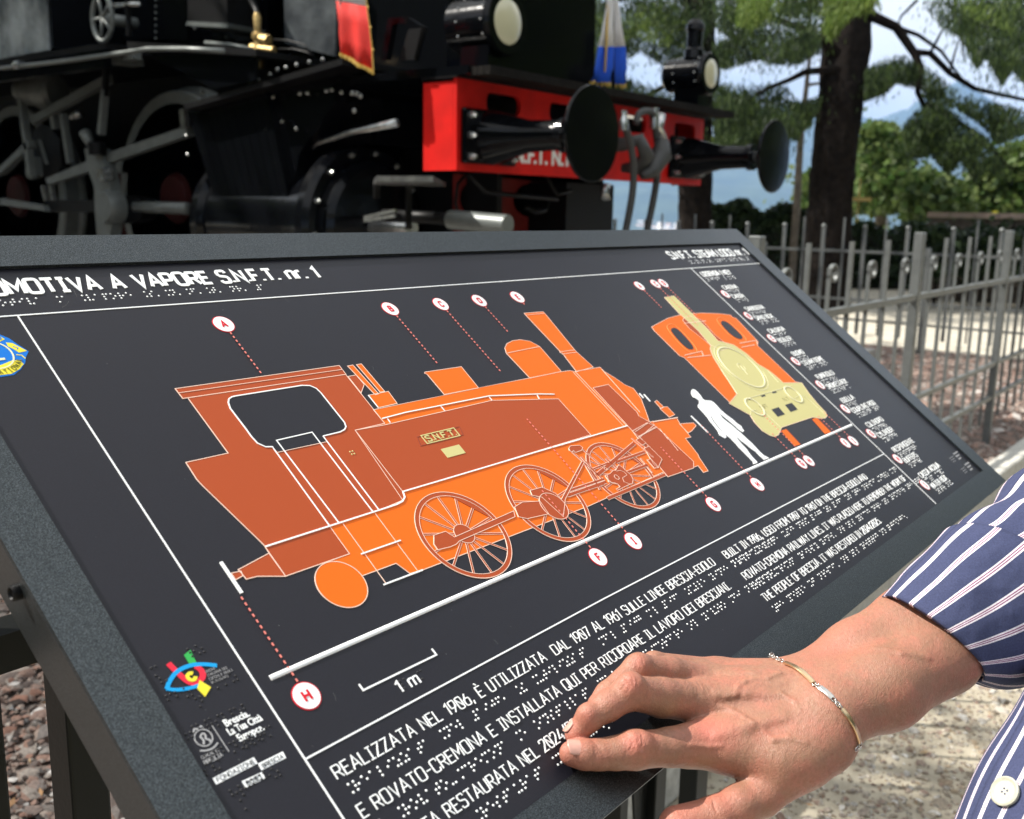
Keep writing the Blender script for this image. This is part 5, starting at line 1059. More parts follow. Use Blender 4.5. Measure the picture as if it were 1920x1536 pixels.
for q in (sl1, sl2, Z4([(888, 944), (912, 937), (920, 945), (896, 952)]), Z4([(958, 922), (982, 915), (990, 923), (966, 930)]), Z4([(1030, 900), (1040, 898), (1046, 904), (1036, 908)]), Z4([(812, 962), (826, 958), (834, 966), (820, 970)])):
    mb = MB(); fill(mb, q, .36, .45); mb.build('front_slot', M_plate, platei)
I_pk = ink('pale_khaki', (.80, .76, .52)); 
line('front_ring', circ_mm((1092.3, 298.5), 34, 60), 1.4, I_pk, .9, .3, True); line('front_ring', circ_mm((1092.3, 298.5), 39, 60, 20, 340), .4, I_pk, .55, .3); line('front_ring', circ_mm((1092.3, 298.5), 6, 24), .4, I_pk, .6, .3, True)
line('front_ring', circ_mm((1037.7, 241.9), 13.3, 40), 1.5, I_pk, .95, .3, True); line('front_ring', circ_mm((1145.3, 241.7), 13.3, 40), 1.5, I_pk, .95, .3, True)
line('handle_line', Z4([(760, 755), (805, 810)]), .8, I_pk, .7); line('front_edge', Z4([(782, 968), (1075, 884)]), .5, I_pk, .6); line('front_edge', Z4([(740, 932), (700, 870), (640, 780)]), 1.2, I_pk, .6)
for q in ([(822, 1065), (830, 1030), (880, 1040), (950, 1110), (1010, 1170)], [(1100, 960), (1150, 930), (1290, 1060)], [(900, 1035), (1010, 1140)], [(930, 785), (1000, 860)]): line('front_edge', chaikin(Z4(q), False, 2), .4, I_pk, .6)
text('front_number', 'SNFT', 1047, 236, 5, 1064, 1.0, m=ink('dark_khaki', (.30, .27, .12)), h=.5); text('front_number', 'N.1', 1112, 236.5, 5, 1124, 1.0, m=ink('dark_khaki', (.30, .27, .12)), h=.5)  # small front numbers in a darker khaki ink
for q in ([(1018, 1162), (1048, 1152), (1138, 1248), (1100, 1260)], [(1212, 1090), (1240, 1080), (1330, 1172), (1292, 1182)]):
    mb = MB(); fill(mb, Z4(q), .02, .28); mb.build('front_rail', I_or, platei); a_, b_ = Z4(q)[0], Z4(q)[3]; line('rust_edge', [Z4(q)[1], Z4(q)[2]], 1.6, I_br, .36)
# standing figure for scale
fig = [(-8, 232), (20, 243), (60, 275), (110, 335), (130, 370), (160, 393), (250, 400), (300, 430), (390, 530), (470, 600), (560, 665), (620, 720), (690, 768), (700, 800), (728, 832), (712, 852), (680, 838), (640, 805), (610, 775), (520, 700), (440, 635), (360, 570), (420, 650), (480, 700), (560, 760), (620, 815), (680, 862), (760, 940), (840, 1010), (900, 1075), (950, 1130), (1010, 1185), (1090, 1225), (1015, 1250), (960, 1200), (900, 1140), (840, 1100), (780, 1050), (700, 990), (620, 915), (535, 830), (600, 905), (660, 985), (700, 1030), (760, 1090), (830, 1190), (920, 1285), (905, 1300), (862, 1310), (858, 1280), (800, 1220), (720, 1140), (660, 1080), (610, 1020), (540, 950), (450, 880), (370, 780), (310, 700), (270, 640), (235, 610), (280, 690), (340, 770), (410, 850), (455, 890), (472, 925), (455, 942), (415, 922), (375, 895), (350, 835), (300, 770), (240, 700), (205, 645), (130, 560), (75, 500), (62, 470), (85, 425), (80, 400), (40, 370), (0, 350), (-22, 320), (-34, 280), (-28, 245)]
mb = MB(); fill(mb, Z6(fig), .02, .6); mb.build('scale_figure', I_wh, platei)

# ---- crests and emblems in the left margin
c0 = (278.5, 440.5)
mb = MB(); fill(mb, [(272, 462), (284, 460.5), (290, 458), (294.5, 453.5), (297, 448), (301.2, 440.5), (297.5, 436), (294.8, 431), (290, 426), (284, 422), (274, 421.5), (264, 424), (259, 434), (258, 447), (264, 458)], .02, .2); mb.build('roundel_ground', I_bl, platei)
mb = MB(); fill(mb, [(276, 461), (289, 457), (291.5, 453), (286, 450.5), (279, 452), (270, 452), (268, 457)], .22, .32); fill(mb, [(280, 431.2), (288, 434), (292.5, 433.5), (293.4, 430), (289, 426), (283, 423), (274, 423), (264, 426), (266, 431)], .22, .32); fill(mb, [(291, 450), (294.5, 449), (300.2, 441), (295, 440.2), (293.2, 443.5), (290.8, 446.5)], .22, .32); mb.build('roundel_gold', I_ye, platei)
line('roundel_ring', circ_mm(c0, 12.2, 44), .9, ink('cream_ink', (.85, .82, .50)), .5, .02, True)
line('roundel_mark', [(293.4, 446), (296, 444.5), (295, 443)], .5, I_bl, .4); line('roundel_mark', [(292.5, 438.6), (295.5, 437.6), (296.4, 434.5)], .6, I_ye, .4)
text('roundel_letter', 'L', 275.5, 436, 9.5, 284.5, 1.2, m=ink('cream_ink', (.85, .82, .50)), h=.5)
text('roundel_letters', 'LIONS', 262, 453.3, 4.4, 289.5, 1.3, m=I_bl, h=.45)
mb = MB()
for i, ch_ in enumerate('INTERNATIONAL'):
    a = math.radians(196+i*11.6); r_ = 15.0; cx_, cy_ = c0[0]+r_*math.cos(a), c0[1]+r_*math.sin(a)*1.02
    for q in GL[ch_][1]:
        fl = q[0] if q[0] in '~*' else ''; p = [tuple(float(t) for t in b.split(',')) for b in q.lstrip('~*').split()]; p = chaikin(p, fl == '*', 1) if fl else p
        ca, sa = math.cos(a+math.pi/2), math.sin(a+math.pi/2); g = []
        for px_, py_ in p: x_, y_ = (px_-GL[ch_][0]/2)*.42, (py_-3.5)*.42; g.append((cx_+x_*ca-y_*sa, cy_+x_*sa+y_*ca))
        ribbon(mb, g, .42, .3, .46+.02*i, fl == '*')
mb.build('roundel_letters', ink('olive_ink', (.16, .17, .04)), platei)
def em(nm, pts, m, h=.3, sm=0):
    mb = MB(); fill(mb, chaikin(pts, True, sm) if sm else pts, .02, h); return mb.build(nm, m, platei)
em('emblem_green', [(286.1, 208.3), (281.4, 206.9), (281.3, 199.9), (285, 198.8)], I_gn)
line('emblem_red', chaikin([(271.3, 205.6), (273.4, 197), (275.6, 190.8), (279.4, 189.6), (284, 190.8), (285.6, 194.6), (283.6, 198.6)], False, 3), 3.2, I_ur, .30)
line('emblem_blue', chaikin([(294.4, 194.2), (288, 198.0), (281, 200.2), (273, 199.8), (266.5, 196), (263.2, 192.4)], False, 3), 2.3, I_cy, .38)
line('emblem_blue', chaikin([(263.0, 192.8), (267, 190.0), (274, 188.0), (282.4, 187.4)], False, 3), 2.0, I_cy, .41)
em('emblem_yellow', [(281.2, 190.2), (284.6, 184), (279, 180.4), (277.6, 186.4)], I_ye, .46)
line('emblem_eye', circ_mm((278.4, 193.7), 2.1, 18, 40, 340), 2.0, I_ye, .5)
for i, s_ in enumerate(('UNIONE', 'ITALIANA DEI', 'CIECHI E DEGLI', 'IPOVEDENTI')): text('emblem_words', s_, 286.6-.1*i, 192.6-2.3*i, 1.35, 286.6+len(s_)*1.02, .8, m=ink('grey_ink', (.45, .45, .46)), h=.3)
rd = random.Random(3)
for (x, y, w, h_) in ((262, 205, 8, 4), (263, 197, 3, 6), (285, 207, 12, 6), (261, 186, 16, 8), (274, 180, 8, 4), (288, 184, 16, 8), (257, 167, 20, 4), (272, 165, 26, 8), (262, 150, 36, 5), (258, 146, 12, 4), (264, 128, 30, 6), (266, 122, 8, 4), (278, 88, 20, 7), (284, 148, 20, 8)):
    mb = MB(); nc = max(1, int(w/5))
    for c in range(nc): braille('', rd.choice('bdfghjkmnpqrstvz'), x+c*5, y+h_*.4, mb=mb, h=.7, r=.75)
    mb.build('black_braille', I_bk, platei, smooth=True)
cr = ink('crest_grey', (.42, .42, .43))
line('crest_ring', circ_mm((266.5, 160.6), 4.6, 30), .55, cr, .35, .02, True)
line('crest_lion', chaikin([(264.8, 157.4), (266, 159.5), (265, 161.8), (267.4, 163.2), (268.2, 161.2), (267, 159.6), (269, 158), (268.2, 157)], False, 2), .9, cr, .4); line('crest_crown', [(263.4, 165.4), (264.6, 166.8), (266.5, 166), (268.4, 166.8), (269.6, 165.4)], .8, cr, .36)
line('crest_scroll', chaikin([(261.4, 155.2), (264, 153.8), (268, 153.4), (271.6, 155)], False, 2), .8, cr, .4)
text('crest_words', 'COMUNE DI', 260.2, 150.8, 1.5, 270.2, .8, m=cr, h=.3); text('crest_words', 'BRESCIA', 260, 147.6, 2.1, 270.4, .9, m=cr, h=.3); line('crest_rule', [(273.9, 164.6), (274.3, 148.3)], .35, cr, .3)
def words(nm, s_, x0, y0, size, x1, m=I_wh):
    c_ = bpy.data.curves.new('t', 'FONT'); c_.body = s_; c_.size = 1; c_.offset = .02; c_.resolution_u = 2; c_.extrude = .02
    o = bpy.data.objects.new('t', c_); COL.objects.link(o); me = bpy.data.meshes.new_from_object(o.evaluated_get(bpy.context.evaluated_depsgraph_get())); bpy.data.objects.remove(o)
    n = len(me.vertices); a = np.zeros(n*3); me.vertices.foreach_get('co', a); a = a.reshape(-1, 3); kx = (x1-x0)/(a[:, 0].max()-a[:, 0].min())
    V = np.array([plate(x0+(p[0]-a[:, 0].min())*kx, y0+p[1]*size, .22+p[2]*8) for p in a])-np.array(sign['_o'])
    me.vertices.foreach_set('co', V.ravel().astype(np.float32)); me.name = nm; return finish(me, nm, m, platei)
words('city_words', 'Brescia.', 280.2, 160.8, 5.8, 295.2); words('city_words', 'La Tua Città', 279.4, 155.7, 5.8, 300.2); words('city_words', 'Europea.', 282.2, 150.6, 5.8, 298)
for pts, s_, a_ in (([(259.5, 139.8), (284.3, 140.0), (284.2, 136.2), (259.5, 136.2)], 'FONDAZIONE', (261, 283)), ([(284.3, 136.0), (300, 135.8), (299.6, 131.9), (284.1, 132.1)], 'BRESCIA', (285.6, 298.4)), ([(271.8, 131.8), (284, 131.2), (283.4, 127.6), (271.8, 127.9)], 'MUSEI', (273.2, 282.2))):
    em('label_bar', pts, I_wh, .2); y_ = min(p[1] for p in pts)+.75; text('label_words', s_, a_[0], y_, 2.2, a_[1], .95, m=I_bk, h=.34)

# ------------------------------------------------------------------ the visitor's arm and hand
# sculpted as one distance field in camera-axis millimetres, then turned into a mesh
def cs(u, v, d): d = d*1000.; return np.array([(u-CX)/FPX*d, (CY-v)/FPX*d, -d])
def to_world(p): return EYE+(np.asarray(p)/1000.)@R3.T
person = thing('person', 'arm and hand of a person in a rolled up striped shirt touching the sign', 'person', to_world(cs(1700, 1250, .70)))
VX = .85; LO = np.array([15., -285., -800.]); HI = np.array([360., -118., -545.]); NG = np.ceil((HI-LO)/VX).astype(int)
G = np.full(NG, 60., np.float32)
def cone(a, b, ra, rb, pad):
    """grid block and distance of a round cone"""
    a, b = np.asarray(a), np.asarray(b); rm = max(ra, rb)+pad
    i0 = np.clip(np.floor((np.minimum(a, b)-rm-LO)/VX).astype(int), 0, NG-1); i1 = np.clip(np.ceil((np.maximum(a, b)+rm-LO)/VX).astype(int)+1, 1, NG)
    if (i1 <= i0).any(): return None
    x = (np.arange(i0[0], i1[0])*VX+LO[0]).astype(np.float32)[:, None, None]; y = (np.arange(i0[1], i1[1])*VX+LO[1]).astype(np.float32)[None, :, None]; z = (np.arange(i0[2], i1[2])*VX+LO[2]).astype(np.float32)[None, None, :]
    d = b-a; L2 = float(d@d)+1e-6
    t = np.clip(((x-a[0])*d[0]+(y-a[1])*d[1]+(z-a[2])*d[2])/L2, 0, 1)
    D = np.sqrt((x-a[0]-t*d[0])**2+(y-a[1]-t*d[1])**2+(z-a[2]-t*d[2])**2)-(ra+(rb-ra)*t)
    return tuple(slice(p, q) for p, q in zip(i0, i1)), D.astype(np.float32)
def smin(a, b, k):
    h = np.clip(.5+.5*(b-a)/k, 0, 1); return b*(1-h)+a*h-k*h*(1-h)
def put(F, a, b, ra, rb, k):
    r = cone(a, b, ra, rb, k+6)
    if r: s_, D = r; F[s_] = smin(F[s_], D, k)
J = {k: (cs(u, v, d), r) for k, (u, v, d, r) in dict(
    i_tip=(1072, 1413, .6045, 7.6), i_pad=(1096, 1415, .606, 8.5), i_dip=(1124, 1415, .609, 8.8), i_m=(1156, 1412, .612, 9.6), i_pip=(1190, 1407, .616, 11.2), i_mid=(1258, 1401, .628, 11.6), i_mcp=(1335, 1388, .645, 13.6),
    m_tip=(1080, 1377, .6165, 7.0), m_dip=(1105, 1346, .617, 7.9), m_m=(1140, 1323, .622, 9.2), m_pip=(1181, 1298, .628, 10.7), m_mid=(1240, 1308, .645, 12.3), m_mcp=(1312, 1316, .662, 14),
    r_tip=(1122, 1322, .637, 7.2), r_dip=(1140, 1302, .642, 7.9), r_pip=(1197, 1254, .655, 9.6), r_mid=(1255, 1262, .668, 10.6), r_mcp=(1322, 1283, .684, 13.5),
    l_tip=(1180, 1285, .665, 6.6), l_pip=(1226, 1243, .689, 7.5), l_mcp=(1345, 1268, .703, 12.2),
    wr=(1548, 1345, .655, 22), wm=(1530, 1312, .672, 22), wu=(1508, 1284, .69, 19.5), cr=(1757, 1222, .70, 26.5), cu=(1722, 1178, .72, 31),
    fr=(1655, 1290, .675, 26), fu=(1610, 1232, .705, 25), t_cmc=(1497, 1418, .64, 20.5), t_mcp=(1425, 1490, .628, 13.4), t_ip=(1342, 1531, .615, 11.6), t_tip=(1270, 1548, .61, 11.6), t_mid=(1385, 1511, .62, 11.9)).items()}
def chain(F, names, k):
    for a, b in zip(names[:-1], names[1:]): put(F, J[a][0], J[b][0], J[a][1], J[b][1], k)
fingers = []
for nm, k in ((['i_tip', 'i_pad', 'i_dip', 'i_m', 'i_pip', 'i_mid', 'i_mcp'], 4), (['m_tip', 'm_dip', 'm_m', 'm_pip', 'm_mid', 'm_mcp'], 3.5), (['r_tip', 'r_dip', 'r_pip', 'r_mid', 'r_mcp'], 3.5), (['l_tip', 'l_pip', 'l_mcp'], 3.5), (['t_tip', 't_ip', 't_mid', 't_mcp', 't_cmc'], 4)):
    F = np.full(NG, 60., np.float32); chain(F, nm, k); fingers.append(F)
# knuckle bumps on the back of the joints, finger pulp
def blob(F, c, r, k): put(F, c, np.asarray(c)+.01, r, r, k)
blob(fingers[0], cs(1189, 1396, .612), 8.6, 4); blob(fingers[0], cs(1203, 1397, .613), 7.6, 4); blob(fingers[1], cs(1183, 1285, .624), 8.4, 4); blob(fingers[2], cs(1199, 1247, .652), 7.2, 3)
blob(fingers[1], cs(1102, 1338, .614), 5.6, 4)
P_ = np.full(NG, 60., np.float32)
for a, b, ra, rb in (('i_mcp', 'wr', 14.5, 20), ('m_mcp', 'wm', 14.5, 19), ('r_mcp', 'wm', 13.5, 19), ('l_mcp', 'wu', 12.5, 18), ('wr', 'fr', 22, 26), ('wu', 'fu', 19.5, 25), ('wm', 'fr', 22, 25), ('fr', 'cr', 26, 30), ('fu', 'cu', 25, 31)):
    put(P_, J[a][0], J[b][0], ra, rb, 9)
put(P_, cs(1292, 1401, .634), cs(1372, 1402, .64), 12.6, 15.5, 8); put(P_, cs(1372, 1402, .64), cs(1452, 1428, .637), 15.5, 18.5, 9); put(P_, J['t_cmc'][0], J['wr'][0], 20.5, 22, 10)
put(P_, cs(1452, 1428, .637), cs(1545, 1395, .645), 18, 19, 10)
put(P_, J['cr'][0], cs(1825, 1150, .73), 26.5, 20, 10); put(P_, J['cu'][0], cs(1830, 1110, .735), 31, 28, 10)
G = P_
for i, F in enumerate(fingers[:4]): pass
U = fingers[0]
for F in fingers[1:4]: U = smin(U, F, 1.2)
G = smin(G, U, 6.0); G = smin(G, fingers[4], 4.0)
del U, P_
def sample(p):
    q = (np.atleast_2d(p)-LO)/VX; i = np.clip(np.floor(q).astype(int), 0, NG-2); f = np.clip(q-i, 0, 1); r = 0
    for dx in (0, 1):
        for dy in (0, 1):
            for dz in (0, 1):
                w = (f[:, 0] if dx else 1-f[:, 0])*(f[:, 1] if dy else 1-f[:, 1])*(f[:, 2] if dz else 1-f[:, 2]); r = r+w*G[i[:, 0]+dx, i[:, 1]+dy, i[:, 2]+dz]
    return r
def hit(u, v):
    d = np.linspace(.548, .79, 900); p = np.stack([cs(u, v, k) for k in d]); s_ = sample(p); j = np.argmax(s_ < 0)
    return p[j] if s_[j] < 0 else cs(u, v, .69)
def grad(p, e=1.2):
    p = np.atleast_2d(p); g = np.stack([sample(p+np.eye(3)[i]*e)-sample(p-np.eye(3)[i]*e) for i in range(3)], 1); return g/(np.linalg.norm(g, axis=1)[:, None]+1e-9)
def relief(pts, r, depth, k):
    P3 = [hit(u, v) for u, v in pts]; P3 = [p-grad(p)[0]*depth for p in P3]
    for a, b in zip(P3[:-1], P3[1:]): put(G, a, b, r, r, k)
# tendons and veins of the back of the hand
for l, r, dp, k in (([(1345, 1302), (1400, 1300), (1460, 1303)], 2.4, 2.1, 4), ([(1345, 1378), (1400, 1362), (1470, 1345)], 2.6, 2.4, 5), ([(1350, 1262), (1410, 1262), (1455, 1262)], 2.2, 2.0, 4),
                    ([(1352, 1325), (1372, 1332), (1395, 1345), (1412, 1356), (1430, 1372), (1450, 1388)], 1.7, 1.1, 2.2), ([(1362, 1306), (1379, 1302), (1384, 1288), (1396, 1278), (1412, 1273), (1440, 1271)], 1.5, 1.0, 2.0),
                    ([(1450, 1388), (1480, 1384), (1510, 1392)], 1.6, 1.2, 2.2), ([(1440, 1271), (1462, 1262), (1480, 1262)], 1.3, 1.0, 2), ([(1295, 1397), (1330, 1401), (1352, 1399)], 1.2, .8, 2), ([(1465, 1300), (1490, 1315), (1500, 1335)], 1.2, .9, 2), ([(1640, 1215), (1690, 1225), (1740, 1232)], 1.6, 1.3, 3)):
    relief(l, r, dp, k)
# creases: shallow rings across the finger joints, on the back only
def crease(c, ax, offs, R_, amp, w=.55):
    c = np.asarray(c); ax = _un(ax); i0 = np.clip(((c-R_-LO)/VX).astype(int), 0, NG-1); i1 = np.clip(((c+R_-LO)/VX).astype(int), 1, NG)
    sl = tuple(slice(a, b) for a, b in zip(i0, i1)); x, y, z = np.meshgrid(*[np.arange(a, b)*VX+LO[i] for i, (a, b) in enumerate(zip(i0, i1))], indexing='ij')
    dx, dy, dz = x-c[0], y-c[1], z-c[2]; t = dx*ax[0]+dy*ax[1]+dz*ax[2]; rr = np.sqrt(dx*dx+dy*dy+dz*dz); fall = np.exp(-(rr/(R_*.55))**2)
    g = 0
    for k, (o, a) in enumerate(offs): g = g+a*np.exp(-((t-o-.5*np.sin(dy*.5+k*1.7)-.06*dy*dy*np.sign(o+.01))/w)**2)
    G[sl] += (amp*g*fall).astype(np.float32)
ring7 = [(-4.6, .7), (-3.1, .9), (-1.5, .8), (1.6, .8), (3.2, 1), (4.7, .8), (6.2, .6)]
ixa = J['i_mid'][0]-J['i_dip'][0]; crease(hit(1194, 1392), ixa, ring7, 15, 1.15); crease(hit(1184, 1281), J['m_mid'][0]-J['m_m'][0], ring7, 13, 1.0); crease(hit(1203, 1243), J['r_mid'][0]-J['r_dip'][0], ring7, 12, .75)
crease(hit(1122, 1402), ixa, [(-2, .7), (-.6, 1), (.9, .8), (2.2, .5)], 11, .8); crease(hit(1340, 1512), J['t_ip'][0]-J['t_tip'][0], [(0, 1.7)], 9, .8, .6)
crease(hit(1313, 1290), cs(1312, 1290, .66)-cs(1240, 1290, .645), [(-5, .7), (-3, .8), (-1, .7), (1.2, .9), (3.2, .8), (5.2, .6), (7, .6)], 18, .8, .7)
import openvdb
vg = openvdb.FloatGrid(60.); vg.copyFromArray(np.ascontiguousarray(G))
Vp, Tp, Qp = vg.convertToPolygons(isovalue=0., adaptivity=0.)
Vp = np.asarray(Vp, float)*VX+LO; Qp = np.asarray(Qp)[:, ::-1]; Tp = np.asarray(Tp)
keepv = Vp
me = bpy.data.meshes.new('hand_and_forearm'); org = np.array(person['_o']); Wv = to_world(Vp)
F_ = Qp.astype(np.int32); 
me.vertices.add(len(Wv)); me.vertices.foreach_set('co', (Wv-org).astype(np.float32).ravel()); me.loops.add(F_.size); me.loops.foreach_set('vertex_index', F_.ravel())
me.polygons.add(len(F_)); me.polygons.foreach_set('loop_start', np.arange(0, F_.size, 4, dtype=np.int32)); me.update(calc_edges=True)
# pigment map: redder over the knuckles and finger ends
def near(pts, s_): 
    r = np.zeros(len(Vp))
    for p, w, a in pts: r = np.maximum(r, a*np.exp(-((Vp-p)**2).sum(1)/(w*w)))
    return r
red = near([(hit(1190, 1390), 8, .75), (hit(1330, 1372), 12, .8), (hit(1184, 1282), 8, .6), (hit(1200, 1243), 7, .5), (J['i_tip'][0], 11, .6), (J['m_tip'][0], 11, .7), (J['t_tip'][0], 18, .7), (J['t_ip'][0], 16, .5), (hit(1100, 1345), 9, .5), (hit(1560, 1190+20), 20, .3), (J['m_dip'][0]+(J['m_pip'][0]-J['m_dip'][0])*.5, 12, .3)], 1)
at = me.attributes.new('redness', 'FLOAT', 'POINT'); at.data.foreach_set('value', red.astype(np.float32))
ten = near([(hit(u, v), 9, .6) for u, v in ((1235, 1345), (1255, 1335), (1300, 1440), (1320, 1435))], 1)
at = me.attributes.new('skin_map', 'FLOAT_VECTOR', 'POINT'); sq = Vp@np.array([[.96, .28, 0], [-.28, .96, 0], [0, 0, 1]]).T; at.data.foreach_set('vector', (sq/1000.).astype(np.float32).ravel())
at = me.attributes.new('tan', 'FLOAT', 'POINT'); at.data.foreach_set('value', ten.astype(np.float32))
sk = bpy.data.materials.new('skin'); sk.use_nodes = True; t = sk.node_tree; b = t.nodes["Principled BSDF"]
co = nd(t, "ShaderNodeTexCoord"); at1 = nd(t, "ShaderNodeAttribute", attribute_name='redness'); at2 = nd(t, "ShaderNodeAttribute", attribute_name='tan')
n1 = nd(t, "ShaderNodeTexNoise", Scale=75., Detail=5., Roughness=.6); n2 = nd(t, "ShaderNodeTexNoise", Scale=420., Detail=4., Roughness=.65); n3 = nd(t, "ShaderNodeTexNoise", Scale=22., Detail=3.)
for n in (n1, n2, n3): t.links.new(co.outputs["Object"], n.inputs["Vector"])
def mixc(fac, a, b_, mode='MIX'):
    m = nd(t, "ShaderNodeMix", data_type='RGBA', blend_type=mode)
    for k, x in ((0, fac), (6, a), (7, b_)):
        if isinstance(x, (int, float)): m.inputs[k].default_value = x
        elif isinstance(x, tuple): m.inputs[k].default_value = (*x, 1)
        else: t.links.new(x, m.inputs[k])
    return m.outputs[2]
def rng_(x, a, b_, c, d):
    m = nd(t, "ShaderNodeMapRange"); m.inputs[1].default_value = a; m.inputs[2].default_value = b_; m.inputs[3].default_value = c; m.inputs[4].default_value = d; t.links.new(x, m.inputs[0]); return m.outputs[0]
c = mixc(rng_(n3.outputs[0], .35, .65, 0, 1), (.285, .142, .088), (.335, .168, .106)); c = mixc(rng_(n1.outputs[0], .40, .66, 0, .9), c, (.39, .15, .10)); c = mixc(rng_(n2.outputs[0], .42, .70, 0, .7), c, (.25, .112, .07))
c = mixc(at1.outputs['Fac'], c, (.50, .145, .105)); c = mixc(at2.outputs['Fac'], c, (.36, .19, .10)); t.links.new(c, b.inputs["Base Color"])
t.links.new(rng_(n2.outputs[0], .3, .7, .44, .56), b.inputs["Roughness"])
b.inputs["Subsurface Weight"].default_value = .12; b.inputs["Subsurface Radius"].default_value = (1, .35, .2); b.inputs["Subsurface Scale"].default_value = .004; b.inputs["Specular IOR Level"].default_value = .5
vo = nd(t, "ShaderNodeTexVoronoi", Scale=520., feature='DISTANCE_TO_EDGE'); wv = nd(t, "ShaderNodeTexNoise", Scale=190., Detail=4.)
mp = nd(t, "ShaderNodeMapping"); mp.inputs['Rotation'].default_value = (.3, .5, .9); mp.inputs['Scale'].default_value = (1, 2.2, 1); t.links.new(co.outputs["Object"], mp.inputs[0]); t.links.new(mp.outputs[0], vo.inputs["Vector"]); t.links.new(mp.outputs[0], wv.inputs["Vector"])
b1 = nd(t, "ShaderNodeBump", Strength=.8, Distance=.00016); b2 = nd(t, "ShaderNodeBump", Strength=.7, Distance=.00055)
vr = rng_(vo.outputs[0], 0, .25, 0, 1); t.links.new(vr, b1.inputs["Height"]); t.links.new(wv.outputs[0], b2.inputs["Height"]); sm_ = nd(t, "ShaderNodeAttribute", attribute_name='skin_map'); ma_ = nd(t, "ShaderNodeMapping"); ma_.inputs['Scale'].default_value = (1, .22, .35); wn_ = nd(t, "ShaderNodeTexNoise", Scale=900., Detail=3., Roughness=.55, Distortion=.5)
b3 = nd(t, "ShaderNodeBump", Strength=.8, Distance=.00032); t.links.new(sm_.outputs['Vector'], ma_.inputs[0]); t.links.new(ma_.outputs[0], wn_.inputs['Vector']); t.links.new(wn_.outputs[0], b3.inputs['Height']); t.links.new(b2.outputs[0], b3.inputs['Normal']); t.links.new(b3.outputs[0], b1.inputs["Normal"]); t.links.new(b1.outputs[0], b.inputs["Normal"])
hand = finish(me, 'hand_and_forearm', sk, person, True)
sm = hand.modifiers.new('relax', 'SMOOTH'); sm.factor = .5; sm.iterations = 1
# fingernails
M_nail = mat('fingernail', (.55, .29, .23), .3, coat=.2, var=.06, vscale=200)
def nail(tip, back, r, nrm, half, L, s0):
    ax = _un(J[back][0]-J[tip][0]); n_ = _un(np.asarray(nrm, float)-ax*(np.asarray(nrm, float)@ax)); sd = np.cross(ax, n_); o = J[tip][0]; V = []; F = []; nu, nv = 13, 11
    for j in range(nv):
        tt = j/(nv-1); x = s0+L*tt
        for i in range(nu):
            q = (i/(nu-1)*2-1); a = math.radians(half)*q*(1-.10*abs(2*tt-1)**3); rr = r+.25+.25*(1-q*q)-.5*max(0, .25-tt)*4*0; xx = x+(1.6*q*q if tt < .5 else -1.5*q*q)*abs(2*tt-1)
            V.append(o+ax*xx+(n_*math.cos(a)+sd*math.sin(a))*rr)
    F = [(j*nu+i, j*nu+i+1, (j+1)*nu+i+1, (j+1)*nu+i) for j in range(nv-1) for i in range(nu-1)]
    k = raw_mesh('fingernail', to_world(np.array(V)), np.array(F), M_nail, person, smooth=True); s_ = k.modifiers.new('s', 'SOLIDIFY'); s_.thickness = .0006; s_.offset = 0; return k
nail('i_tip', 'i_dip', 7.95, (-.1, .80, .6), 42, 11, -5.2); nail('m_tip', 'm_dip', 7.25, (-.93, .45, -.1), 42, 9.5, -3.5); nail('t_tip', 't_ip', 11.2, (0, -.75, .66), 40, 14, -6)
# forearm hairs
hv = []; hf = []; rr_ = random.Random(5)
for i in range(1500):
    side = rr_.random(); u = rr_.uniform(1380, 1800)
    if u < 1500 and rr_.random() < .6: u = rr_.uniform(1500, 1800)
    f = (u-1380)/420; top = np.interp(u, [1380, 1453, 1493, 1552, 1612, 1667, 1800], [1240, 1236, 1233, 1199, 1160, 1121, 1090]); bot = np.interp(u, [1380, 1500, 1585, 1640, 1822], [1420, 1420, 1410, 1370, 1268])
    v = top+(bot-top)*(rr_.random()**(2.2 if side < .35 else 1) if side < .7 else 1-rr_.random()**2*.5)
    if v > top+.97*(bot-top) or v < top+1: v = min(max(v, top+2), bot-3)
    p = hit(u, v)
    if sample(p)[0] > .5: continue
    g = grad(p)[0]; d_ = _un(np.array([-.25+rr_.uniform(-.5, .5), -.85+rr_.uniform(-.5, .4), rr_.uniform(-.2, .2)])+g*.55); l = rr_.uniform(4, 9); w = .045; q = p; k = len(hv); sdv = _un(np.cross(d_, g))*w
    pts = [p, p+d_*l*.5, p+d_*l-g*l*.16]
    for j, x in enumerate(pts): ww = sdv*(1-j*.42); hv += [x-ww, x+ww]
    hf += [(k, k+1, k+3, k+2), (k+2, k+3, k+5, k+4)]
raw_mesh('arm_hair', to_world(np.array(hv)), np.array(hf), mat('arm_hair', (.30, .20, .12), .5), person, kind='stuff')

